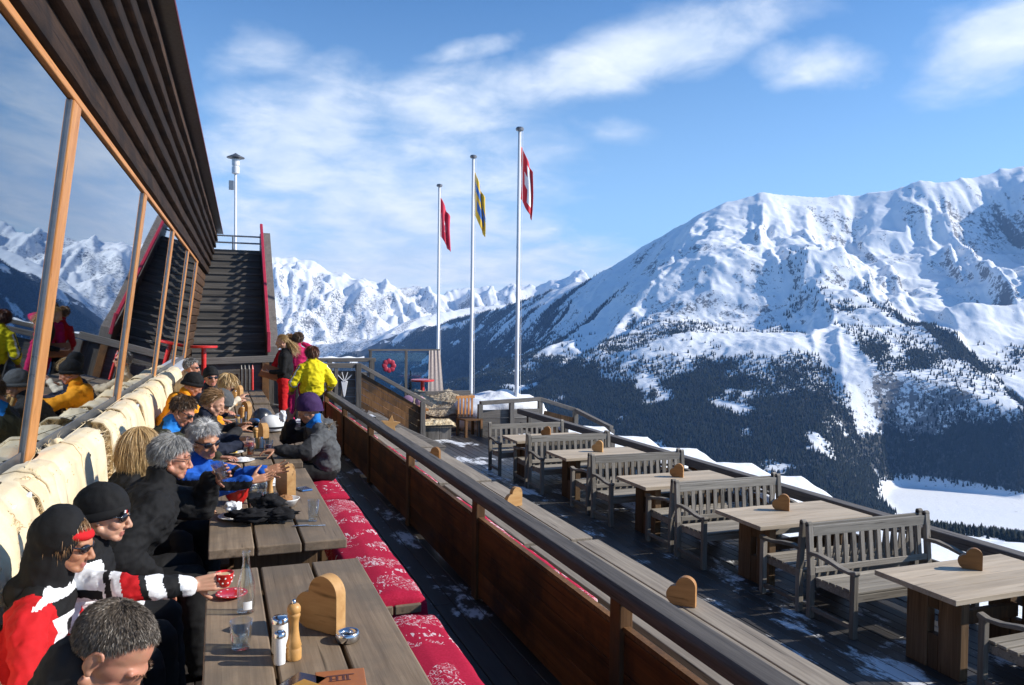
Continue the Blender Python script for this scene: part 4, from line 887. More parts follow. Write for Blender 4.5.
def mill(label,loc,s=1):
    t=thing('pepper_mill',label,'pepper mill',loc,0,'beech pepper mills'); t.scale=(s,)*3
    MB().lathe([(.001,0),(.0275,0),(.0285,.004),(.0285,.038),(.0265,.042),(.0265,.046),(.0285,.05),(.022,.075),(.0175,.11),(.0175,.135),(.021,.155),(.0235,.160),(.0235,.166),(.021,.17),(.021,.172),(.0245,.176),(.0245,.192),(.018,.203),(.008,.206),(.001,.206)],n=30).build('body',M['pine'],t,autos=50)
    MB().lathe([(.001,.2062),(.008,.2062),(.008,.214),(.005,.22),(.001,.221)],n=14).build('knob',M['chrome'],t,autos=50); return t
mill('pepper mill beside the salt shaker on the nearest table',at(.265,2.955))
mill('pepper mill in a glass jar on the second table',at(.335,5.55),1.0); mill('pepper mill beside the beer on the third table',at(.345,7.98)); mill('pepper mill on the fourth table near the helmets',at(.28,9.95)); mill('farthest pepper mill, by the pale hearts',at(.24,12.1))
def jar(label,loc):
    t=thing('glass_jar',label,'jar',loc); MB().lathe([(.001,0),(.042,0),(.048,.01),(.05,.05),(.046,.09),(.05,.10),(.047,.10),(.043,.09),(.047,.05),(.045,.012),(.001,.008)],n=28).build('glass_body',M['glass'],t,smooth=True)
    return t
jar('wide glass jar in front of the pepper mill on the second table',at(.325,5.43))
def shaker(label,loc,r,h,mf):
    t=thing('shaker',label,'shaker',loc); MB().lathe([(.001,0),(r*.95,0),(r,.006),(r*.92,h*.8),(r*.9,h*.83),(.001,h*.83)],n=24).build('filling',M[mf],t,autos=50)
    MB().lathe([(.001,h*.832),(r*1.02,h*.832),(r*1.02,h*.95),(r*.8,h*.995),(.001,h)],n=24).build('metal_cap',M['chrome'],t,autos=50)
shaker('small slim salt shaker with metal cap beside the pepper mill',at(.213,2.93),.021,.118,'salt'); shaker('wider shaker with broad metal cap behind the salt shaker',at(.222,3.035),.031,.135,'salt'); shaker('salt shaker beside the mill on the third table',at(.40,8.0),.02,.11,'salt'); shaker('small brown shaker on the fourth table',at(.22,9.85),.03,.12,'foodmix')
t=thing('ashtray','round polished steel ashtray on the near table','ashtray',at(.478,3.06))
MB().lathe([(.001,0),(.043,0),(.047,.004),(.047,.03),(.044,.034),(.027,.031),(.024,.026),(.024,.01),(.001,.008)],n=36).build('bowl',M['chrome'],t,autos=50); MB().lathe([(.001,.0105),(.022,.0105),(.020,.014),(.001,.016)],n=18).build('ash',M['blackcloth'],t)
# menus
def menu(label,loc,rz,m,w=.17,l=.24,mark=False):
    t=thing('menu_card',label,'menu',loc,rz,'leather menus'); MB().box((-w/2,-l/2,0),(w/2,l/2,.007)).build('cover',M[m],t,bevel=.003); MB().box((-w/2+.004,-l/2+.004,-.004),(w/2-.004,l/2-.004,-.0004)).build('pages',M['paper'],t)
    if mark:
        b=MB(); z0,z1=.0075,.0085
        b.add([(-.045,.075,z1),(.045,.078,z1),(.05,.070,z1),(-.055,.066,z1)],[(0,1,2,3)])
        for x in (-.035,-.014,.008,.022): b.box((x,.035,z0),(x+.007,.068,z1))
        b.box((-.04,.030,z0),(.034,.034,z1)); b.box((-.03,.045,z0),(-.014,.049,z1)); b.build('embossed_hut',M['embos'],t)
menu('orange brown leather menu embossed with a hut on the near table',at(.395,2.66,.757),R_(-6),'leather1',mark=True)
menu('ochre leather menu lying across the dark one',at(.285,2.57,.772),R_(38),'leather2'); menu('dark glossy leather menu under the ochre menu',at(.215,2.66,.757),R_(-42),'leather3',.12,.3)
# cup and saucer
def cup(label,loc,m='redcup',dots=True):
    t=thing('coffee_cup',label,'cup',loc); MB().lathe([(.001,0),(.022,0),(.024,.004),(.036,.03),(.039,.055),(.041,.06),(.038,.06),(.035,.05),(.03,.02),(.001,.012)],n=32).build('bowl',M[m],t,smooth=True)
    MB().lathe([(.001,.05),(.0355,.05),(.0355,.0505),(.001,.0512)],n=24).build('coffee_foam',M['foodmix'] if not dots else mat('coffee_foam',(.62,.46,.26),.7,.1,40),t)
    MB().tube([(-.036,0,.05),(-.052,0,.052),(-.062,0,.04),(-.056,0,.026),(-.035,0,.02)],.0042,n=8).build('handle',M[m],t,smooth=True)
    if dots:
        b=MB()
        for k in range(9):
            for j,(z,r) in enumerate(((.02,.0318),(.042,.0385))): a=k*.698+j*.35; b.ell((r*math.cos(a),r*math.sin(a),z),(.0042,.0042,.0042),n=8,k=6)
        b.build('polka_dots',M['white'],t,smooth=True)
    return t
cup('red coffee cup with white polka dots held over its saucer',(.015,3.70,.80))
def saucer(label,loc,m,r=.07,dots=True,name='saucer',cat='saucer'):
    t=thing(name,label,cat,loc); MB().lathe([(.001,.003),(r*.55,.003),(r*.6,0),(r*.62,.003),(r*.98,.014),(r,.017),(r*.96,.018),(r*.6,.008),(.001,.008)],n=36).build('dish',M[m],t,smooth=True)
    if dots:
        b=MB()
        for k in range(10): a=k*.628; b.ell((r*.8*math.cos(a),r*.8*math.sin(a),.0145),(.005,.005,.0015),n=8,k=6)
        b.build('polka_dots',M['white'],t)
saucer('red polka dot saucer beside the glass bottle',at(.06,3.72),'redcup')
t=thing('red_bowl','bright red bowl with a spoon on the second table','bowl',at(.125,5.62))
MB().lathe([(.001,0),(.04,0),(.045,.005),(.075,.05),(.085,.10),(.088,.105),(.083,.105),(.072,.055),(.04,.012),(.001,.01)],n=36).build('bowl_shell',M['redcup'],t,smooth=True); MB().tube([(-.01,-.02,.03),(-.03,.0,.11),(-.05,.015,.16)],.005,n=8).build('spoon',M['chrome'],t); MB().lathe([(.001,.07),(.075,.07),(.075,.071),(.001,.075)],n=20).build('filling',M['foodmix'],t)
def crumple(name,label,loc,r,m,seed,cat,k=.45,n=36):
    v,f=sph(n,n*2//3); v=v*(1+k*fbm(v*1.7+seed,5,seed,.6)[:,None]); v=v*np.array(r); v[:,2]-=v[:,2].min(); o=MB().add(v,f).build(name,M[m],smooth=True,loc=loc); return tag(o,label,cat)
crumple('napkin','crumpled white napkin behind the red bowl',at(.17,5.95),(.11,.07,.045),'paper',4,'napkin'); crumple('napkin','crumpled white napkin on the plate under the black gloves',at(.09,5.22,.765),(.055,.09,.035),'paper',9,'napkin'); crumple('napkin','crumpled napkin beside the small glass on the second table',at(.35,6.1),(.07,.06,.03),'paper',17,'napkin')
saucer('white plate half under the black gloves',at(.12,5.2),'white',.12,False,'plate','plate'); saucer('white plate at the far left of the second table',at(.06,6.05),'white',.13,False,'plate','plate')
t=thing('bread_basket','round white basket holding a brown bread roll','basket',at(.44,5.45)); MB().lathe([(.001,0),(.05,0),(.075,.04),(.085,.05),(.08,.05),(.05,.008),(.001,.007)],n=28).build('bowl',M['white'],t,smooth=True); o=crumple('bread_roll','brown bread roll lying in the white basket',at(.43,5.45,.765),(.045,.04,.03),'bread',5,'bread',.2)
crumple('glove','black fleece glove lying on top of the pile on the second table',at(.30,5.22),(.10,.075,.055),'blackcloth',21,'glove',.55); crumple('glove','flat black glove pointing to the aisle on the second table',at(.36,5.0),(.10,.045,.035),'blackcloth',25,'glove',.5); crumple('headband','black headband with white marking under the gloves',at(.20,5.03),(.13,.07,.04),'blackcloth',33,'headband',.6)
o=MB().box((-.03,-.0015,-.006),(.03,.0015,.006)).build('spot',M['white']) if False else None
t=thing('phone','blue and silver phone lying beside the pine heart on the second table','phone',at(.60,5.92),.3); MB().box((-.04,-.06,0),(.04,.06,.012)).build('case',M['bluegloss'],t,bevel=.004); MB().box((-.035,-.055,.0122),(.035,.055,.0135)).build('screen',M['chrome'],t)
t=thing('table_knife','steel table knife lying near the aisle edge of the second table','knife',at(.52,4.86),1.4); MB().box((-.008,-.1,0),(.008,0,.002)).build('blade',M['chrome'],t); MB().box((-.009,0,0),(.009,.09,.007)).build('handle',M['chrome'],t,bevel=.003)
# lunch further back
for x,y,r,l,fm_ in [(.10,7.75,.13,'white plate with yellow food in front of the woman in navy','yell'),(.12,8.45,.13,'white plate of food beside the woman\'s hands','foodmix'),(.16,9.55,.12,'white plate near the middle of the fourth table','foodmix'),(.14,10.4,.12,'white plate near the hunched blonde woman','foodmix'),(.20,7.28,.11,'small white plate at the near end of the third table','paper'),(.52,10.55,.12,'white plate at the aisle side of the fourth table','foodmix')]:
    t=thing('plate',l,'plate',at(x,y),0,'plates of lunch'); MB().lathe([(.001,.003),(r*.6,0),(r,.016),(r*.97,.018),(r*.62,.007),(.001,.007)],n=30).build('dish',M['white'],t,smooth=True)
    v,f=sph(20,12); v=v*(1+.4*fbm(v*2+x*9,4,int(y*10))[:,None])*np.array([r*.5,r*.45,.02])+V(0,0,.018); MB().add(v,f).build('food',M[fm_],t,smooth=True)
def helmet(label,loc,rz,m):
    t=thing('ski_helmet',label,'helmet',loc,rz,'ski helmets on the tables'); v,f=sph(28,18); v=v.copy(); v[:,2]=np.where(v[:,2]<-.35,-.35+(v[:,2]+.35)*.12,v[:,2]); v=v*np.array([.115,.14,.13])+V(0,0,.06); MB().add(v,f).build('shell',M[m],t,smooth=True)
    b=MB(); b.ell((0,.118,.045),(.085,.035,.042),n=18,k=10); b.build('goggles',M['bluegloss'],t,smooth=True); MB().tube([(.118*math.sin(a),.143*math.cos(a),.055) for a in np.linspace(.5,2*PI-.5,24)],.011,n=6).build('goggle_strap',M['blackcloth'],t,smooth=True)
helmet('black ski helmet on the fourth table behind the white one',at(.50,9.9),2.3,'blackplastic'); helmet('white ski helmet with goggles on the third table near the waitress',at(.56,9.15),1.2,'white'); helmet('second white ski helmet beside the purple beanie person\'s elbow',at(.67,9.32),2.8,'white')
crumple('scarf','red and dark scarf heaped behind the helmets',at(.62,9.75),(.09,.08,.04),'cushion',41,'scarf',.4); crumple('gloves','dark gloves heaped by the helmets on the third table',at(.42,9.28),(.11,.09,.04),'blackcloth',43,'gloves',.5)
# skis leaning on the barrier
for i,(x,l) in enumerate(((.55,'pair of dark skis leaning at the plank barrier, on the left'),(.72,'pair of dark skis with red tips leaning next to the brown post'))):
    t=thing('skis',l,'skis',(x,19.28,0))
    for s in (-1,1):
        b=MB(); b.tube([(s*.04,.0,0),(s*.04,.10,.85),(s*.04,.11,.95)],[.035,.03,.01],n=6); b.build('ski',M['black'] if s<0 or i==0 else M['redpaint'],t)
# ================================================================ lounge corner beyond the stair
t=thing('lounge_table','low orange wooden table in the far lounge corner','table',(4.45,19.6,-.9)); MB().box((-.5,-.4,.66),(.55,.4,.72)).build('tabletop',M['larch'],t,bevel=.006)
for x in (-.4,.45): b=MB(); b.box((x-.05,-.3,0),(x+.05,.3,.655)); b.build('leg',M['larchZ'],t)
t=thing('fur_stool','grey box stool with a cream sheepskin on top, by the foot of the slanting stair','stool',(5.0,18.9,-.9)); b=MB()
for k in range(3): b.box((-.45+k*.30,-.22,0),(-.45+k*.30+.292,.22,.42))
b.build('box',M['greyZ'],t,bevel=.006)
P=np.zeros((36,24,3))
for a in range(36):
    for c in range(24):
        u,v=a/35*2-1,c/23*2-1; P[a,c]=(5.0+.54*u,18.9-.32*v,-.9+.44-.16*max(0,abs(v)-.62)-.30*max(0,abs(u)-.80)*1.3*(1+.3*math.sin(v*5)))
o=fur_surface('sheepskin',P[:,::-1],M['fur'],88,3500,.03,.005,loc=(5.0,18.9,-.5)); tag(o,'cream sheepskin lying on the grey box stool','sheepskin')
t=thing('lounge_sofa','low lounge seat covered with grey brown furs below the flagpoles','sofa',(5.75,20.6,-.9)); MB().box((-.9,-.3,0),(.9,.3,.6)).build('seat',M['greyX'],t); MB().box((-.9,.31,0),(.9,.45,1.0)).build('backrest',M['greyX'],t)
P=np.zeros((60,30,3))
for a in range(60):
    for c in range(30):
        u,v=a/59,c/29; x=4.9+1.85*u; P[a,c]=(x,20.2+.85*v,-.28+.34*sstep(.5,.95,v)-.25*max(0,.2-v)*4-.18*max(0,u-.75)*2+.04*math.sin(u*13))
o=fur_surface('fur_throw',P,M['fur2'],90,5000,.05,.007,loc=(5.75,20.6,-.3)); tag(o,'grey brown fur throw over the far lounge seat','fur throw')
t=thing('slatted_chair','small brown slatted chair beside the fur covered lounge seat','chair',(6.05,19.1,-.9),.2); MB().box((-.25,-.25,.42),(.25,.25,.46)).build('seat',M['post'],t); b=MB()
for k in range(5): b.box((-.22+k*.1,.22,.47),(-.18+k*.1,.25,.95))
b.box((-.27,.215,.95),(.27,.255,1.02)); b.build('backrest',M['larchZ'],t)
for x in (-.22,.22):
    for y in (-.22,.22): b=MB(); b.box((x-.03,y-.03,0),(x+.03,y+.03,.418)); b.build('leg',M['post'],t)
for x,y,r,m,l in [(4.75,20.55,.17,mat('mauve_cushion',(.22,.13,.22),.9,.2,30),'mauve cushion propped in the far lounge corner'),(5.08,20.5,.14,mat('pink_cushion',(.55,.32,.42),.9,.2,30),'pale pink cushion propped next to the mauve one')]:
    o=MB().ell((0,0,0),(r,.07,r)).build('cushion',m,smooth=True,loc=(x,y-.05,-.12)); tag(o,l,'cushion')
# small fir decoration by the glass
t=thing('small_fir','small dark fir standing in front of the windbreak glass','tree',(5.15,21.9,-.9)); b=MB(); g=np.random.default_rng(5)
for k in range(260):
    h=g.random(); z=.7+h*.85; r=.17*(1-h)+.01; a=g.random()*6.28; d=V(math.cos(a),math.sin(a),-.35); p=V(0,0,z)+d*r*.15; q=p+d*r; s=V(-math.sin(a),math.cos(a),0)*.02; b.add([p-s,p+s,q],[(0,1,2)])
b.build('crown',fm,t,fix=False); MB().cyl((0,0,0),(0,0,.8),.025,.012,n=8).build('trunk',M['tableleg'],t)
# ================================================================ people
def skin_mat(name,c,flush):
    m,nt,p=newmat(name); v=coords(nt); n=noise(nt,v,28,5,.6); n2=noise(nt,v,260,3)
    col=ramp(nt,n,[(.32,c),(.68,flush)]); nt.links.new(col,p.inputs['Base Color']); p.inputs['Roughness'].default_value=.48
    p.inputs['Subsurface Weight'].default_value=.12; p.inputs['Subsurface Radius'].default_value=(.012,.004,.002); p.inputs['Subsurface Scale'].default_value=1
    bump(nt,p,n2,.12,.001); return m
SK_T=skin_mat('tanned_skin',(.40,.20,.11),(.47,.215,.125)); SK_L=skin_mat('light_skin',(.50,.285,.185),(.56,.28,.185)); SK_R=skin_mat('ruddy_skin',(.44,.22,.135),(.52,.215,.14))
LIP=mat('lip_skin',(.42,.15,.12),.4,.1,60,bstr=.05)
def cloth(name,c,var=.12,rough=.8,sheen=.15):
    m,nt,p=newmat(name); v=coords(nt); n=noise(nt,v,14,5,.6); n2=noise(nt,v,420,2)
    nt.links.new(ramp(nt,n,[(.3,[x*(1-var) for x in c]),(.7,[min(1,x*(1+var)) for x in c])]),p.inputs['Base Color']); p.inputs['Roughness'].default_value=rough; p.inputs['Sheen Weight'].default_value=0; p.inputs['Specular IOR Level'].default_value=.22
    bump(nt,p,mth(nt,'ADD',n,mth(nt,'MULTIPLY',n2,.5)),.5,.005); return m
CL={k:cloth(k+'_cloth',c) for k,c in dict(black=(.010,.010,.011),charcoal=(.022,.022,.024),grey=(.085,.088,.092),white=(.78,.79,.81),red=(.52,.012,.016),royal_blue=(.012,.09,.42),bright_blue=(.02,.20,.62),navy=(.014,.018,.034),orange=(.78,.31,.015),olive=(.035,.034,.02),yellow=(.80,.66,.015),raspberry=(.50,.015,.10),beige=(.45,.38,.28),purple=(.050,.022,.085),cream=(.62,.54,.42)).items()}
def hairm(name,c,c2):
    m,nt,p=newmat(name); g=N(nt,'ShaderNodeNewGeometry'); nt.links.new(ramp(nt,g.outputs['Random Per Island'],[(0,c),(1,c2)]),p.inputs['Base Color']); p.inputs['Roughness'].default_value=.42; p.inputs['Specular IOR Level'].default_value=.45; return m
HR=dict(salt=hairm('salt_and_pepper_hair',(.04,.027,.018),(.24,.195,.15)),silver=hairm('silver_hair',(.36,.35,.34),(.74,.73,.71)),greyh=hairm('grey_hair',(.12,.115,.11),(.55,.54,.52)),blond=hairm('blond_hair',(.46,.30,.13),(.60,.42,.20)),brown=hairm('brown_hair',(.045,.024,.012),(.16,.09,.045)),dblond=hairm('dark_blond_hair',(.16,.085,.035),(.38,.22,.10)),auburn=hairm('auburn_hair',(.06,.02,.010),(.20,.07,.03)))
LENS=mat('dark_sunglass_lens',(.012,.010,.012),.08,.1,5,bstr=0,coat=.5); EYEW=mat('eye_white',(.72,.69,.66),.2,.03,20,bstr=0); IRIS=mat('brown_iris',(.05,.03,.02),.2,.2,60,bstr=0)
def remesh(mb,vox,name,mats,it=3,parent=None,disp=None,zones=None,org=V(0,0,0),decide=None):
    me=mb.mesh('tmp',[mats[0]]); o=bpy.data.objects.new('tmp',me); COL.objects.link(o)
    r=o.modifiers.new('r','REMESH'); r.mode='VOXEL'; r.voxel_size=vox; r.use_smooth_shade=True
    s=o.modifiers.new('s','SMOOTH'); s.factor=.5; s.iterations=it
    dg=bpy.context.evaluated_depsgraph_get(); m2=bpy.data.meshes.new_from_object(o.evaluated_get(dg)); bpy.data.objects.remove(o); bpy.data.meshes.remove(me); m2.name=name
    n=len(m2.vertices); co=np.empty(n*3,np.float32); m2.vertices.foreach_get('co',co); co=co.reshape(-1,3).astype(float); no=np.empty(n*3,np.float32); m2.vertices.foreach_get('normal',no); no=no.reshape(-1,3)
    if disp is not None: co=co+no*disp(co)[:,None]
    m2.materials.clear()
    for m in mats: m2.materials.append(m)
    if zones is not None:
        pc=np.empty(len(m2.polygons)*3,np.float32); m2.polygons.foreach_get('center',pc); m2.polygons.foreach_set('material_index',zones(pc.reshape(-1,3)).astype(np.int32))
    m2.vertices.foreach_set('co',(co-org).astype(np.float32).ravel()); m2.polygons.foreach_set('use_smooth',[True]*len(m2.polygons)); m2.update()
    return m2
def wr(seed,a=.011,f=8):
    return lambda co: a*(1.1*ridged(np.c_[co[:,0]*f,co[:,1]*f,co[:,2]*f*1.5]+seed,3,seed)-1.0)+a*.5*fbm(co*f*2.6,2,seed+7)
HAIRLINE=([-1,-.5,-.15,.05,.22,.45,.65,.85,1],[-.60,-.58,-.42,-.22,.12,.44,.56,.62,.66])
class Head:
    def __init__(s,c,yaw,pitch,roll=0,k=1.):
        s.c=np.asarray(c,float); s.R=rotz(-R_(yaw))@rotx(-R_(pitch))@roty(R_(roll)); s.k=k
    def W(s,p): return s.c+s.R@(np.asarray(p,float)*s.k)
    def Wn(s,P): return s.c+(P*s.k)@s.R.T
    def prims(s,b,ears=True,jaw=1.):
        k=s.k; E=lambda c,r,R=None: b.ell(s.W(c),np.array(r)*k,s.R if R is None else s.R@R,n=20,k=14)
        E((0,-.014,.032),(.0755,.096,.087)); E((0,.030,-.040),(.058*jaw,.062,.074)); E((0,.068,-.100),(.023,.020,.019)); E((0,.02,.0),(.068,.082,.06))
        for x in (-1,1):
            E((x*.042,.058,-.034),(.022,.026,.024)); b.cap(s.W((x*.056,.0,-.055)),.018*k,s.W((x*.022,.064,-.098)),.016*k); E((x*.033,.0745,-.001),(.0145,.0125,.0105))
            E((x*.040,.030,-.064),(.022,.034,.030)); b.cap(s.W((x*.012,.087,.019)),.0105*k,s.W((x*.052,.070,.020)),.0095*k)
            E((x*.0125,.103,-.047),(.0088,.010,.0075))
            if ears:
                E((x*.0765,-.010,-.006),(.0055,.014,.024),rotz(x*.4)); b.tube([s.W((x*(.078+.006*math.sin(t*.5)),-.012-.0165*math.cos(t),-.002+.027*math.sin(t))) for t in np.linspace(-2.2,2.6,14)],.0048*k,n=8); E((x*.0765,-.003,-.029),(.0065,.0085,.009))
        b.cap(s.W((0,.086,.008)),.0092*k,s.W((0,.113,-.040)),.0118*k); E((0,.114,-.044),(.0115,.0105,.0095))
        b.cap(s.W((-.017,.0835,-.0715)),.0078*k,s.W((.017,.0835,-.0715)),.0078*k); b.cap(s.W((-.014,.0835,-.0825)),.0088*k,s.W((.014,.0835,-.0825)),.0088*k); E((0,.083,-.062),(.018,.014,.012))
        b.cap(s.W((0,-.022,-.05)),.054*k,s.W((0,-.035,-.10)),.053*k)
    def local(s,co): return ((co-s.c)@s.R)/s.k
def scalp(n,seed,line=HAIRLINE,raise_=0.):
    g=np.random.default_rng(seed); d=g.normal(0,1,(n*5,3)); d/=np.linalg.norm(d,axis=1)[:,None]; lim=np.interp(d[:,1],*line)+raise_*np.clip(d[:,1],0,1)+.06*fbm(d*6,2,seed); d=d[d[:,2]>lim][:n]; return d
def hair(H,root,m,n,length,wd,seed,lift=.5,crown=(0,-.35,.9),grav=.1,segs=2,raise_=0.,wave=.25,name='hair',fuller=1.0,fringe=0.):
    """strands combed away from the crown over a scalp cap, all one mesh"""
    Cc=np.array([0,-.014,.034]); rad=np.array([.0785,.099,.090])*fuller; g=np.random.default_rng(seed)
    d=scalp(n,seed,raise_=raise_); p=Cc+d*rad; nn=d/rad; nn/=np.linalg.norm(nn,axis=1)[:,None]; cr=nrm(crown)
    t=p-Cc-cr*.1; t=t-nn*(t*nn).sum(1)[:,None]; t/=np.linalg.norm(t,axis=1)[:,None]+1e-6
    clump=np.stack([fbm(d*5+seed,3,seed),fbm(d*5+seed,3,seed+11),fbm(d*5+seed,3,seed+23)],1)
    D=nn*lift+t*(1-lift)+clump*wave*1.5+g.normal(0,.10,p.shape); D/=np.linalg.norm(D,axis=1)[:,None]
    Dw=D@H.R.T; pw=H.Wn(p); L=length*g.uniform(.65,1.2,len(p))*(1+.5*fringe*np.clip(d[:,1],0,1)); pts=[pw]; cur=pw; st=L/segs*H.k
    for k in range(segs):
        Dw=Dw*(1-grav)+np.array([0,0,-1.])*grav+g.normal(0,.05,p.shape); Dw/=np.linalg.norm(Dw,axis=1)[:,None]; cur=cur+Dw*st[:,None]
        q=H.local(cur); e=(q-Cc)/(rad*1.03); r=np.linalg.norm(e,axis=1); k_=r<1; q[k_]=Cc+(q[k_]-Cc)/r[k_][:,None]; cur=H.Wn(q); pts.append(cur)
    side=np.cross(Dw,g.normal(0,1,Dw.shape)); side/=np.linalg.norm(side,axis=1)[:,None]+1e-9; vs=[]
    for k in range(segs): w=wd*(1-.35*k/segs); vs+=[pts[k]-side*w,pts[k]+side*w]
    vs.append(pts[-1]); vv=np.stack(vs,1); mm=2*segs+1; o=np.arange(len(p))*mm; q=[np.c_[o+2*k,o+2*k+1,o+2*k+3,o+2*k+2] for k in range(segs-1)]; tr=np.c_[o+2*segs-2,o+2*segs-1,o+2*segs]
    v,f=sph(40,26); dd=v.copy(); lim=np.interp(dd[:,1],*HAIRLINE)+raise_*np.clip(dd[:,1],0,1); keep=dd[:,2]>lim-.05
    cv=H.Wn(Cc+dd*rad*(1.0+.012*fbm(dd*9,2,seed))[:,None]); cf=[x for x in f if all(keep[i] for i in x)]; off=len(p)*mm
    c4_=[np.array([i+off for i in x]) for x in cf if len(x)==4]; c3_=[np.array([i+off for i in x]) for x in cf if len(x)==3]
    qs=np.concatenate(q+[np.array(c4_)]) if c4_ else np.concatenate(q); trs=np.r_[tr,np.array(c3_)] if c3_ else tr
    me=fastmesh(name,np.r_[vv.reshape(-1,3),cv]-root,quads=qs,tris=trs,mats=[m],smooth=True); return me
def beanie(H,b,front=.018,back=-.05,fat=1.,ribs=0,tall=1.,cuff=True,seed=1):
    v,f=sph(72,40); v=v.copy(); ph=np.arctan2(v[:,1],v[:,0]); r=np.array([.0925,.1135,.108*tall])*fat; bulge=1+.045*fbm(v*2.4+seed,4,seed)+.012*ridged(v*3.1+seed,3,seed+2)*np.clip(v[:,2]+.6,0,1)
    if ribs: bulge=bulge+.014*np.cos(ribs*ph)*np.clip(1.1-v[:,2],0,1)
    rr_=np.hypot(v[:,0],v[:,1])+1e-6; kk=np.where(v[:,2]<.25,np.maximum(.968,rr_)/rr_,1.); kk=np.where(v[:,2]<-.93,1,kk); vc=v*np.stack([kk,kk,kk*0+1],1); q=vc*r*bulge[:,None]+np.array([0,-.016,.034]); pl=front+(back-front)*(.5-q[:,1]/.22); low=q[:,2]<pl; q[:,2]=np.where(low,pl,q[:,2]); b.add(H.Wn(q),f)
    if cuff:
        a=np.linspace(0,2*PI,49)[:-1]; pts=[]
        for t in a: x,y=.0935*fat*math.cos(t),.1145*fat*math.sin(t)-.016; pts.append((x,y,front+(back-front)*(.5-y/.22)+.014))
        pts=[H.W(p) for p in pts]; F=H.R; n=len(pts); vv=[];ff=[]
        for i,p in enumerate(pts):
            o=nrm(p-H.W((0,-.016,.03))); o=o-F[:,2]*(o@F[:,2]); o=nrm(o)
            for u,w in ((-.006,-.018),(.002,-.016),(.004,0),(.002,.022),(-.006,.026)): vv.append(p+o*u+F[:,2]*w)
        for i in range(n):
            for j in range(4): ff.append((i*5+j,((i+1)%n)*5+j,((i+1)%n)*5+j+1,i*5+j+1))
        b.add(vv,ff)
    return b
def shades(H,b,clear=False):
    for x in (-1,1):
        if clear:
            c=np.array([x*.033,.093,-.003]); b.tube([H.W(c+V(.024*math.cos(t),-.004*abs(math.cos(t)),.017*math.sin(t))) for t in np.linspace(0,2*PI,21)],.0016,n=6)
        else: b.ell(H.W((x*.034,.088,-.002)),np.array((.031,.012,.0195))*H.k,H.R@rotz(-x*.28),n=20,k=12)
        b.tube([H.W(p) for p in ((x*.060,.085,.004),(x*.073,.055,.006),(x*.080,.0,.006),(x*.079,-.025,-.006))],.0022 if clear else .0042,n=6)
    b.tube([H.W(p) for p in ((-.010,.101,.004),(0,.104,.006),(.010,.101,.004))],.0018 if clear else .004,n=6)
    return b
def hand(b,w,d,pn,side,curl=.4,spread=.12,s=1.,curls=None,thumb=.5):
    """palm, four jointed fingers and a thumb. w wrist, d pointing direction, pn the way the palm faces, side +1 for thumb towards cross(d,pn)"""
    d=nrm(d); pn=nrm(np.asarray(pn,float)-d*(np.asarray(pn,float)@d)); x=np.cross(d,pn)*side
    P=lambda a,c,e: np.asarray(w,float)+s*(x*a+d*c+pn*e)
    for a in (-.026,-.009,.009,.026): b.cap(P(a*.75,.012,0),.0145*s,P(a*1.05,.082,-.002),.0125*s,n=10)
    b.cap(P(.018,.02,.006),.016*s,P(.03,.05,.010),.013*s,n=10)
    for i,(a,L,r) in enumerate(((.030,.072,.0086),(.0105,.080,.0088),(-.010,.075,.0084),(-.029,.058,.0075))):
        cu_=(curls[i] if curls else curl)*(1+.08*i); p=P(a*1.05,.086,-.002); ang=.25*cu_; sp=spread*(1.5-i)/1.5
        for f_,seg in enumerate((.45,.31,.24)):
            dr=nrm((d*math.cos(ang)+pn*math.sin(ang))+x*sp*math.cos(ang)); q=p+dr*L*seg*s; b.cap(p,(r-.0006*f_)*s,q,(r-.0006*(f_+1))*s,n=8); p=q; ang+=cu_*(.95 if f_==0 else .7)
    p=P(.030,.028,.008); dr=nrm(x*.75+d*.6+pn*(.25+thumb*.5))
    for f_,(L,r) in enumerate(((.036,.0118),(.032,.0100),(.026,.0086))):
        q=p+dr*L*s; b.cap(p,r*s,q,(r-.001)*s,n=8); p=q; dr=nrm(dr+d*.25+pn*thumb*.35)
    return b
def ik(S_,Wr,a,c,pole):
    S_=np.asarray(S_,float);Wr=np.asarray(Wr,float); v=Wr-S_; L=np.linalg.norm(v); u=v/L
    if L>(a+c)*.995: Wr=S_+u*(a+c)*.995; L=(a+c)*.995
    x=(a*a-c*c+L*L)/(2*L); h=math.sqrt(max(a*a-x*x,0)); p=np.asarray(pole,float); p=nrm(p-u*(p@u)); return S_+u*x+p*h,Wr
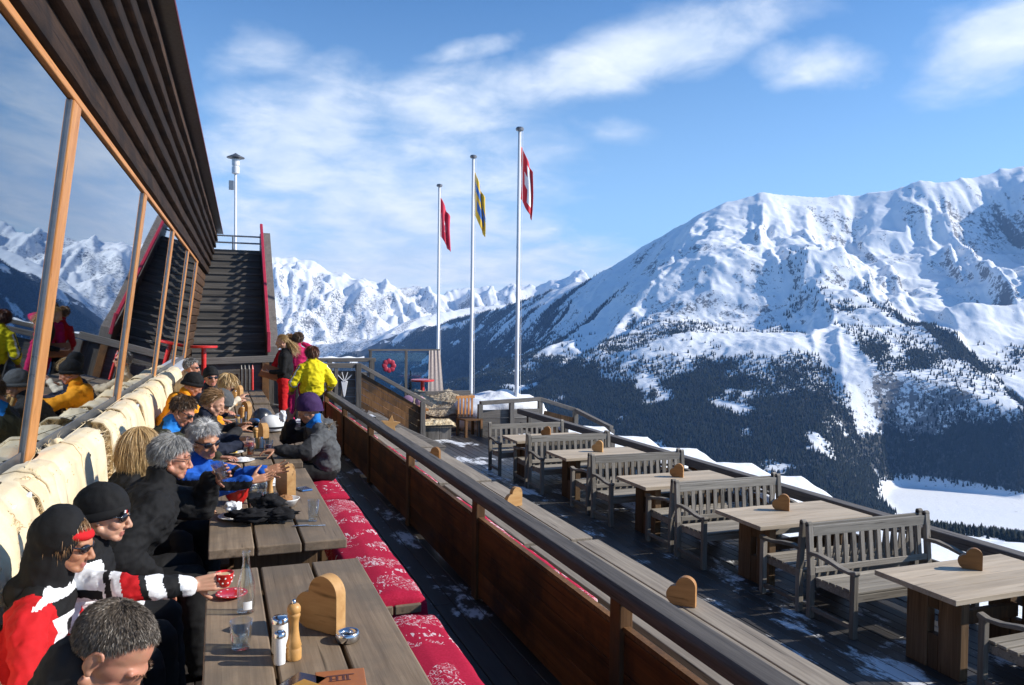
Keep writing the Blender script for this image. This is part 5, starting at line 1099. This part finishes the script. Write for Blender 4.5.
def person(label,head,yaw,pitch,pelvis,syaw,arms,jacket,trousers='black',roll=0,skin=SK_T,hairspec=None,hat=None,hatm='black',glasses=None,vox=.006,jv=.011,k=1.,legs='sit',collar=None,hood=None,zones=None,jmats=None,tz=None,tmats=None,seed=1,jaw=1.,wr_a=.011,ears=True,bulk=0.,handprop=None,extra=None,hatargs={},nb=None,brow=None,stubble=None):
    H=Head(head,yaw,pitch,roll,k); f2=V(math.sin(R_(syaw)),math.cos(R_(syaw)),0); rt=V(f2[1],-f2[0],0); hf=V(math.sin(R_(yaw)),math.cos(R_(yaw)),0)
    pel=np.asarray(pelvis,float); sp_=math.sin(R_(pitch))
    if nb is None: nb=H.c-hf*(.045+.10*max(sp_,0))+V(0,0,-.205+.06*max(sp_,0))
    nb=np.asarray(nb,float); up=nrm(nb-pel); root=V(pel[0],pel[1],-0.0)
    mid=pel+(nb-pel)*.42-f2*.035; ch=pel+(nb-pel)*.72-f2*.01; B=MB(); J=MB(); T=MB(); Rt=np.array([rt,np.cross(up,rt),up]).T
    H.prims(B,ears,jaw); B.cap(H.W((0,-.03,-.07)),.052*k,nb+up*.0,.060*k)
    def torso(b,e):
        b.ell(ch,np.array((.178,.115,.19))*k+e,Rt,n=20,k=14); b.ell(mid,np.array((.155,.112,.17))*k+e,Rt,n=20,k=14); b.ell(pel+up*.05,np.array((.168,.125,.14))*k+e,Rt,n=20,k=14)
        b.cap(nb-up*.07,.075*k+e,nb-up*.0,.055*k+e*.6)
    torso(B,-.02); torso(J,.018+bulk)
    for si,(wr_,pole,hs) in zip((-1,1),arms):     # left (-) then right (+)
        sh=nb+rt*si*.172*k-up*.065*k
        el,wr2=ik(sh,wr_,.285*k,.255*k,pole)
        B.cap(nb-up*.04,.05*k,sh,.045*k); B.cap(sh,.045*k,el,.036*k); B.cap(el,.036*k,wr2,.025*k)
        J.cap(nb-up*.045,.066*k+bulk*.6,sh,.068*k+bulk); J.cap(sh,.070*k+bulk,el,.056*k+bulk); wv=nrm(wr2-el); J.cap(el,.056*k+bulk,wr2-wv*.025,.041*k+bulk*.5)
        if hs is not None: hand(B,wr2,hs[0],hs[1],hs[2] if len(hs)>2 else si,**(hs[3] if len(hs)>3 else {}))
        else: hand(B,wr2,wv,V(0,0,-1),-si,curl=.5)
    for si in (-1,1):
        hp=pel+rt*si*.095*k-V(0,0,.02)
        if legs=='sit': kn=hp+f2*.42*k+rt*si*.05+V(0,0,.03); an=kn+f2*.03+V(0,0,-(kn[2]-.09)); toe=an+f2*.15-V(0,0,.05)
        else: kn=hp+V(0,0,-(hp[2]-.09)*.48)+f2*.015+rt*si*.02; an=V(hp[0],hp[1],.09)-f2*.02+rt*si*.03; toe=an+f2*.15-V(0,0,.05)
        B.cap(hp,.07*k,kn,.05*k); B.cap(kn,.05*k,an,.035*k); B.cap(an,.035*k,toe,.03*k)
        T.cap(hp,.105*k,kn,.078*k); T.cap(kn,.078*k,an+V(0,0,.03),.068*k); T.cap(an+V(0,0,-.02),.055*k,toe,.046*k)
    T.ell(pel,np.array((.175,.135,.13))*k,Rt); 
    hb=H.W((0,-.035,-.075)); cw=collar if isinstance(collar,float) else {'high':.85,'low':.40,None:.68}[collar]; J.cap(nb-up*.03,.080*k+bulk*.5,nb+(hb-nb)*cw,.068*k+bulk*.35)
    if hood: J.ell(nb-f2*.10-up*.01,np.array((.13,.085,.10)),Rt); J.cap(nb+rt*.09-f2*.02,.045,nb-f2*.11-up*.03,.06); J.cap(nb-rt*.09-f2*.02,.045,nb-f2*.11-up*.03,.06)
    def sz(pc):
        q=H.local(pc); z=np.zeros(len(pc)); lip=(np.abs(q[:,0])<.024)&(q[:,1]>.081)&(q[:,2]<-.066)&(q[:,2]>-.091); z[lip]=1; return z
    bm=remesh(B,vox,'person',[skin,LIP],2,org=root,zones=sz); body=link('person',bm,loc=tuple(root)); tag(body,label,'person')
    Jm=jmats or [CL[jacket]]
    zf=None if zones is None else (lambda pc: zones(pc,dict(H=H,nb=nb,pel=pel,f=f2,r=rt,up=up)))
    link('jacket',remesh(J,jv,'jacket',Jm,4,disp=wr(seed,wr_a),org=root,zones=zf),body)
    tzf=None if tz is None else (lambda pc: tz(pc,dict(pel=pel,f=f2,r=rt)))
    link('trousers',remesh(T,max(jv,.011),'trousers',tmats or [CL[trousers]],4,disp=wr(seed+3,.006),org=root,zones=tzf),body)
    if hairspec: link('hair',hair(H,root,HR[hairspec['m']],**{a:b for a,b in hairspec.items() if a!='m'},seed=seed),body)
    if hat:
        b=beanie(H,MB(),seed=seed,**hatargs); b.xf(t=-root); b.build('beanie',CL[hatm],body,smooth=True)
    if glasses: b=shades(H,MB(),glasses=='clear'); b.xf(t=-root); b.build('sunglasses' if glasses!='clear' else 'glasses',LENS,body,smooth=True)
    if brow:
        g=np.random.default_rng(seed)
        for x in (-1,1):
            R0=[];D0=[]
            for i in range(70): u=g.random(); R0.append(H.W((x*(.014+.040*u),.098-.020*u*u,.021+.005*math.sin(u*2.6)+g.normal(0,.0018)))); D0.append(H.R@nrm(V(x*.9,.25,.25+.2*g.normal())))
            v,q,t=strands(np.array(R0),np.array(D0),.009,.0009,seed,2,.2,0); link('eyebrow',fastmesh('eyebrow',v-root,quads=q,tris=t,mats=[HR[brow]]),body)
    if not glasses or glasses=='clear':
        for x in (-1,1):
            b=MB(); b.ell(H.W((x*.032,.0735,-.002)),(.0118*k,)*3,H.R,n=18,k=12); b.ell(H.W((x*.032,.0815,-.0035)),np.array((.0055,.0045,.0055))*k,H.R,m=1,n=14,k=8); b.xf(t=-root); b.build('eye',[EYEW,IRIS],body,smooth=True)
    if extra: extra(H,root,body,dict(nb=nb,f=f2,r=rt,up=up,pel=pel))
    return body
def loc(d,pc,o): return (pc-d[o])@np.array([d['r'],d['f'],[0,0,1.]]).T      # right, forward, up
REST=lambda x,y,z=.80: (x,y,z)
DN=V(0,0,-1)
SHORT=dict(n=5200,length=.020,wd=.0011,lift=.55,grav=.05,segs=2)
# --- the couple and the man in front
def p1x(H,root,body,d):
    g=np.random.default_rng(4)
person('man with short greying hair and charcoal jacket bending his head over the nearest table',(-.245,2.10,1.187),104,44,(-.72,2.02,.56),98,
  [((-.20,2.26,.66),V(-.3,.9,-.5),None),((-.22,1.80,.66),V(-.3,-.9,-.5),None)],'charcoal','black',roll=-4,skin=SK_R,
  hairspec=dict(m='salt',**{**SHORT,'n':16000,'length':.014,'wd':.0008,'lift':.16,'wave':.22,'raise_':.10,'crown':(0,-.55,.75),'grav':.02}),vox=.0042,jv=.009,seed=11,brow='brown',jaw=1.04,bulk=.014,collar=1.0)
def z_red(pc,d):
    q=loc(d,pc,'nb'); z=np.zeros(len(pc)); r,f,u=q.T; a=np.abs(r)
    z[:]=0                                                     # 0 red 1 black 2 white 3 cream
    z[(u>-.085)&(a<.13)]=1; z[(f<-.055)&(a<.13)]=1; z[(f>.02)&(a<.15)&(u<-.07)]=2; z[(f>.06)&(a<.07)&(u<-.10)&(u>-.17)]=1; z[(u>-.01)&(f>.02)]=2; z[(u>.045)&(f>.03)]=0
    st=(u+.35*f+.30); z[(a>.15)&(np.abs(st)<.032)]=3; z[(a>.15)&(st<-.032)&(st>-.075)]=1; z[u<-.44]=1
    return z
def stripe_tr(pc,d):
    q=loc(d,pc,'pel'); z=np.zeros(len(pc)); r,f,u=q.T; z[(f>.02)&(np.abs(np.abs(r)-.16)<.02)]=1; z[(f>.33)]=2; z[(f>.20)&(f<.26)]=1; return z
def p2x(H,root,body,d):
    b=MB(); Rk=H.R@rotx(.22); b.ell(H.W((0,-.032,.030)),(.104,.100,.122),Rk,n=24,k=16); b.ell(H.W((0,-.075,.02)),(.085,.075,.10),H.R,n=20,k=12); b.cap(H.W((0,-.052,-.02)),.095,d['nb']-d['f']*.03+V(0,0,.0),.098); b.ell(d['nb']-d['f']*.085,(.10,.075,.08),np.array([d['r'],d['f'],V(0,0,1)]).T)
    me=remesh(b,.008,'hood',[CL['black']],5,disp=lambda co:.006*fbm(co*14,3,5)+.004*ridged(co*8,2,6),org=root); link('hood',me,body)
    b=MB(); b.ell((0,-.001,.045),(.083,.0965,.036),n=28,k=14); b.xf(R=H.R,t=H.c-root); b.build('headband',CL['red'],body,smooth=True)
    # sleeve print: small white block letters down the upper arm
    cu=bpy.data.curves.new('sleeve_print','FONT'); cu.body='SUNZ'; cu.size=.042; cu.extrude=.0008; cu.align_x='CENTER'; o=bpy.data.objects.new('t',cu); COL.objects.link(o); dg=bpy.context.evaluated_depsgraph_get(); me=bpy.data.meshes.new_from_object(o.evaluated_get(dg)); bpy.data.objects.remove(o); me.materials.append(CL['white'])
    me.name='sleeve_print'; o=link('sleeve_print',me,body); sh=d['nb']+d['r']*.172-d['up']*.065; n=nrm(d['r']*.9+V(0,0,.25)+d['f']*.25); dn=nrm(V(.16,0,-.9)); dn=nrm(dn-n*(dn@n)); Rm=np.array([dn,np.cross(n,dn),n]).T; p=sh+n*.0795+dn*.16+d['f']*.045-root
    o.matrix_local=Matrix([[*Rm[0],p[0]],[*Rm[1],p[1]],[*Rm[2],p[2]],[0,0,0,1]])
person('woman in red, white and black ski jacket with black hood, red headband and sunglasses',(-.575,3.60,1.085),102,12,(-.70,3.45,.56),100,
  [((-.40,3.68,.64),V(-.4,.6,-.6),None),((-.42,3.30,.64),V(-.4,-.8,-.4),None)],'red','white',skin=SK_T,glasses='dark',vox=.005,jv=.0085,seed=21,jmats=[CL['red'],CL['black'],CL['white'],CL['cream']],zones=z_red,tmats=[CL['white'],CL['red'],CL['black']],tz=stripe_tr,extra=p2x,ears=False,k=.96,
  hairspec=dict(m='dblond',n=2200,length=.10,wd=.0013,lift=.1,grav=.35,segs=4,crown=(0,-.2,1),wave=.15,raise_=1.2),collar='high')
def z_wb(pc,d):
    q=loc(d,pc,'nb'); z=np.zeros(len(pc)); r,f,u=q.T; a=np.abs(r)                # 0 black 1 white 2 red
    z[(a>=.07)&(u<-.05)]=1; z[(a>.105)&(u<.02)]=1; z[(a>.13)&(np.abs(u+.075)<.02)]=0; ext=(f>.10)&(a>.05); z[ext]=1
    s=f+.25*(u+.3); z[ext&(s>.17)&(s<.20)]=0; z[ext&(s>.24)&(s<.31)&(u>-.32)]=2; z[ext&(s>.31)&(s<.335)]=0; z[ext&(s>.395)&(s<.45)]=0; z[(f>.06)&(a<.06)&(u<-.2)]=1
    return z
CUPX=V(.03,3.70,.845)
def p3x(H,root,body,d):
    b=MB(); b.box((-.007,-.002,-.006),(.0,.002,.006)); b.box((0,-.002,-.006),(.008,.002,.006),m=1); b.xf(R=H.R@rotz(-.62),t=H.W((.058,.098,.034))-root); b.build('hat_badge',[CL['red'],CL['white']],body)
person('man in black beanie and sunglasses holding the red polka dot cup, white ski jacket',(-.475,3.90,1.125),97,8,(-.66,3.97,.56),92,
  [((-.34,4.14,.63),V(-.4,.9,-.4),None),((-.095,3.675,.835),V(-.1,-1,.15),(V(1,.12,.02),V(.05,.95,-.1),-1,dict(curls=[.55,.95,1.15,1.2],thumb=.2,spread=.03)))],'white','white',skin=SK_L,hat=True,hatargs=dict(front=.022,back=-.045),glasses='dark',vox=.0045,jv=.0085,seed=31,
  jmats=[CL['black'],CL['white'],CL['red']],zones=z_wb,tmats=[CL['white'],CL['red'],CL['black']],tz=stripe_tr,extra=p3x,hairspec=dict(m='brown',n=900,length=.012,wd=.001,lift=.4))
bpy.data.objects['coffee_cup'].location=tuple(CUPX-V(0,0,.035)); bpy.data.objects['coffee_cup'].rotation_euler=(0,0,R_(15))
# --- second table
LOOSE=dict(n=17000,length=.06,wd=.0007,lift=.10,grav=.12,segs=3,crown=(.03,.25,.95),wave=.22)
gl=tumbler('water glass the elderly man in black raises to drink',(.035,4.80,1.075),.11,.036,.5); gl.rotation_euler=(0,R_(-22),0)
person('elderly man with combed grey hair, glasses and black coat raising a glass',(-.245,4.77,1.225),84,10,(-.56,4.72,.56),84,
  [((-.03,4.86,1.085),V(-.1,.6,-.8),(V(.75,-.45,.35),V(-.2,-.85,.2),1,dict(curl=.75))),((-.30,4.48,.62),V(-.5,-.6,-.6),None)],'black','black',skin=SK_R,glasses='clear',vox=.0048,jv=.0095,seed=41,bulk=.034,hairspec=dict(m='greyh',**LOOSE),brow='greyh',jaw=1.05,collar='high')
def z_blue(pc,d):
    q=loc(d,pc,'nb'); z=np.zeros(len(pc)); r,f,u=q.T; z[(np.abs(r)>.10)&(np.abs(u+.06)<.030)&(f>-.06)]=1; z[(f>.20)&(f<.235)]=1; z[(u<-.24)&(f<.1)]=2; return z
person('silver haired man in sunglasses and bright blue jacket gesturing with both hands',(-.085,5.67,1.185),142,12,(-.50,5.75,.56),122,
  [((.30,5.50,.98),V(.1,.5,-.8),(V(.9,-.15,.22),V(-.35,-.6,.5),1,dict(curl=.18,spread=.22,thumb=.1))),((.20,5.33,.955),V(-.2,-.7,-.6),(V(.9,.15,.15),V(-.3,-.4,.7),-1,dict(curl=.2,spread=.22,thumb=.1)))],'royal_blue','charcoal',roll=6,skin=SK_T,glasses='dark',vox=.0048,jv=.009,seed=51,bulk=.008,jmats=[CL['royal_blue'],CL['black'],CL['black']],zones=z_blue,
  hairspec=dict(m='silver',n=18000,length=.05,wd=.0008,lift=.18,grav=.06,segs=3,crown=(0,.3,.95),wave=.34,fuller=1.06))
person('person with shoulder length blonde hair half hidden behind the black coat',(-.46,5.52,1.19),62,5,(-.64,5.50,.56),80,[((-.15,5.75,.78),V(-.3,.8,-.4),None),((-.15,5.30,.78),V(-.3,-.8,-.4),None)],'black',skin=SK_L,vox=.007,jv=.013,seed=61,k=.95,
  hairspec=dict(m='blond',n=18000,length=.22,wd=.001,lift=.15,grav=.32,segs=6,crown=(0,-.2,1),wave=.15,fuller=1.03))
# --- third table
def z_col(c): 
    def fn(pc,d):
        q=loc(d,pc,'nb'); z=np.zeros(len(pc)); z[(q[:,2]>.0)&(np.abs(q[:,0])<.10)&(q[:,1]>-.04)]=1; return z
    return fn
person('man with brown hair and sunglasses, olive jacket with a bright blue collar, looking down',(-.275,7.03,1.245),104,34,(-.62,7.02,.56),96,[((.02,7.25,.80),V(-.3,.9,-.4),(V(.8,-.4,0),DN,1,dict(curl=.5))),((.03,6.85,.80),V(-.3,-.9,-.4),(V(.8,.4,0),DN,-1,dict(curl=.5)))],'olive',skin=SK_R,glasses='dark',vox=.006,jv=.011,seed=71,jmats=[CL['olive'],CL['bright_blue']],zones=z_col(1),
  hairspec=dict(m='brown',n=6000,length=.04,wd=.0014,lift=.2,grav=.12,segs=3,wave=.4),bulk=.01)
person('woman with tied dark blond hair in navy jacket eating from her plate',(-.035,7.70,1.235),94,26,(-.52,7.75,.56),92,[((.20,7.92,.86),V(-.2,.8,-.6),(V(.85,-.3,.05),V(.1,-.5,-.6),1,dict(curl=.6))),((.20,7.55,.86),V(-.2,-.8,-.6),(V(.85,.3,.0),V(.1,.5,-.6),1,dict(curl=.6)))],'navy',skin=SK_L,vox=.006,jv=.011,seed=81,k=.96,
  hairspec=dict(m='dblond',n=3600,length=.07,wd=.0017,lift=.08,grav=.1,segs=3,crown=(0,.7,.7),wave=.2,raise_=.2),bulk=.01)
def p13x(H,root,body,d):
    g=np.random.default_rng(9); c=d['nb']-d['f']*.085+V(0,0,.02); a=g.random(900)*2*PI; rr=c+np.outer(np.cos(a),d['r'])*.12+np.outer(np.sin(a),d['f'])*.055+np.outer(g.normal(0,.012,900),[0,0,1]); dd=rr-c; dd=dd/np.linalg.norm(dd,axis=1)[:,None]+np.array([0,0,.6]); dd/=np.linalg.norm(dd,axis=1)[:,None]
    v,q,t=strands(rr,dd,.035,.003,3,2,.5,.2); link('hood_fur_trim',fastmesh('hood_fur_trim',v-root,quads=q,tris=t,mats=[M['fur2']]),body)
def z_13(pc,d):
    q=loc(d,pc,'nb'); z=np.zeros(len(pc)); c=(np.abs(q[:,0])<.12)&(np.abs(q[:,1])<.12); z[(q[:,1]>.10)]=2; z[c&(q[:,2]>.015)&(q[:,1]>-.03)]=1; return z
person('person in purple knitted beanie and grey jacket eating at the aisle side',(.815,7.68,1.155),-96,20,(.98,7.76,.56),-92,[((.50,7.36,.83),V(.3,-.8,-.5),(V(-.9,.1,-.1),DN,1,dict(curl=.5))),((.66,7.80,1.03),V(.4,.6,-.7),(V(-.45,-.2,.85),V(.2,-.7,.3),1,dict(curl=.8)))],'grey',skin=SK_T,hat=True,hatm='purple',hatargs=dict(ribs=34,fat=1.06,tall=1.12,front=.03,back=-.055,cuff=False),vox=.006,jv=.010,seed=91,jmats=[CL['grey'],CL['bright_blue'],CL['charcoal']],zones=z_13,hood=True,extra=p13x,bulk=.018,
  hairspec=dict(m='brown',n=900,length=.02,wd=.0015,lift=.3))
o=crumple('bread_piece','piece of bread held at the mouth by the purple beanie person',(.575,7.66,1.035),(.035,.03,.05),'paper',47,'bread',.4)
# --- further back
person('person hunched forward with dark grey hood beside the far plates',(.03,9.02,1.10),92,38,(-.50,9.05,.56),92,[((.22,9.25,.82),V(-.2,.8,-.6),None),((.22,8.85,.82),V(-.2,-.8,-.6),None)],'grey',skin=SK_T,vox=.008,jv=.013,seed=101,hat=True,hatm='grey',hatargs=dict(fat=1.12,front=.03,back=-.07),bulk=.015,jmats=[CL['charcoal']])
person('person in orange jacket and black beanie looking down at the table',(-.265,9.70,1.255),96,30,(-.62,9.78,.56),94,[((.05,9.98,.80),V(-.3,.9,-.4),None),((.05,9.5,.80),V(-.3,-.9,-.4),None)],'orange',skin=SK_R,vox=.008,jv=.013,seed=111,hat=True,hatm='black',hood=True,bulk=.012)
person('laughing man in black hat and sunglasses turned towards the camera, navy jacket',(-.085,10.72,1.27),162,2,(-.52,10.85,.56),120,[((.1,10.95,.80),V(-.3,.9,-.4),None),((.1,10.5,.80),V(-.3,-.9,-.4),None)],'navy',skin=SK_R,vox=.008,jv=.013,seed=121,hat=True,hatm='black',hatargs=dict(front=.035),glasses='dark',bulk=.012)
person('blonde woman in pale jacket bent over the far end of the fourth table',(.13,11.65,1.13),108,26,(-.42,11.7,.56),98,[((.25,11.9,.84),V(-.3,.9,-.4),None),((.28,11.45,.92),V(-.2,-.8,-.5),None)],'cream',skin=SK_L,vox=.009,jv=.014,seed=131,k=.95,hairspec=dict(m='blond',n=2400,length=.14,wd=.003,lift=.15,grav=.25,segs=4,wave=.25,fuller=1.05))
person('grey haired person in sunglasses and beige jacket near the corner of the hut',(-.365,12.4,1.305),96,6,(-.62,12.45,.58),92,[((-.05,12.65,.80),V(-.3,.9,-.4),None),((-.05,12.2,.80),V(-.3,-.9,-.4),None)],'beige',skin=SK_R,vox=.009,jv=.014,seed=141,glasses='dark',hairspec=dict(m='greyh',n=2000,length=.035,wd=.003,lift=.35,grav=.1))
# --- standing
def p14x(H,root,body,d):
    P0=d['nb']+d['f']*.25-V(0,.02,.35); b=MB(); R0=rotz(R_(-12))@rotx(R_(-38))@roty(R_(20)); b.box((-.17,-.015,-.13),(.17,.015,.13)); b.xf(R=R0,t=P0-root); b.build('menu_folder',M['leather1'],body,bevel=.004)
    g=np.random.default_rng(2); base=H.W((0,-.10,.01)); n=700; rr=base+g.normal(0,.014,(n,3)); dd=np.tile(-H.R[:,1]*.5+V(0,0,-.6),(n,1))+g.normal(0,.15,(n,3)); dd/=np.linalg.norm(dd,axis=1)[:,None]; v,q,t=strands(rr,dd,.24,.004,6,3,.10,.18); link('ponytail',fastmesh('ponytail',v-root,quads=q,tris=t,mats=[HR['blond']]),body)
person('standing waitress with blonde ponytail, black top and red trousers holding a leather folder',(1.06,14.45,1.63),-84,8,(1.10,14.45,.96),-84,[((.84,14.33,1.10),V(.6,-.4,-.8),(V(-.8,.3,.1),V(0,.2,1),1,dict(curl=.6))),((.86,14.58,1.06),V(.5,.3,-.8),(V(-.8,-.3,.1),V(0,-.2,1),-1,dict(curl=.6)))],'black','red',skin=SK_L,vox=.010,jv=.014,seed=151,legs='stand',wr_a=.004,k=.97,hairspec=dict(m='blond',n=2200,length=.05,wd=.003,lift=.05,grav=.05,crown=(0,.8,.5),wave=.1),extra=p14x,collar='low')
def z_y(pc,d):
    q=loc(d,pc,'nb'); z=np.zeros(len(pc)); a=np.abs(q[:,0]); z[(a>.225)&(np.abs(q[:,1]+.035)<.012)]=1; z[(a>.225)&(np.abs(q[:,1]+.008)<.012)]=2; return z
person('woman seen from behind in a bright yellow ski jacket and black trousers',(1.46,13.30,1.47),-12,6,(1.46,13.28,.84),-8,[((1.16,13.42,.86),V(-.6,-.5,-.6),None),((1.76,13.45,.86),V(.6,-.5,-.6),None)],'yellow','black',skin=SK_T,vox=.010,jv=.013,seed=161,legs='stand',bulk=.03,k=.95,jmats=[CL['yellow'],CL['white'],CL['black']],zones=z_y,hairspec=dict(m='auburn',n=2600,length=.12,wd=.003,lift=.2,grav=.25,segs=4,wave=.25,fuller=1.04))
person('woman in raspberry red jacket seen from behind with a hand raised to her face',(1.49,16.0,1.66),24,0,(1.47,16.0,.95),20,[((1.25,16.2,.95),V(-.6,-.5,-.6),None),((1.58,16.16,1.56),V(.8,-.2,-.5),None)],'raspberry','raspberry',skin=SK_L,vox=.011,jv=.015,seed=171,legs='stand',k=.97,bulk=.01,hairspec=dict(m='brown',n=2200,length=.10,wd=.004,lift=.2,grav=.25,segs=4,wave=.3,fuller=1.04))
person('brown haired person half hidden between the waitress and the raspberry jacket',(1.34,16.25,1.62),10,0,(1.34,16.25,.95),10,[((1.1,16.4,.95),V(-.6,-.5,-.6),None),((1.45,16.4,.95),V(.6,-.5,-.6),None)],'red','black',skin=SK_L,vox=.012,jv=.016,seed=181,legs='stand',k=.96,hairspec=dict(m='dblond',n=1600,length=.06,wd=.004,lift=.25,grav=.15,wave=.3))
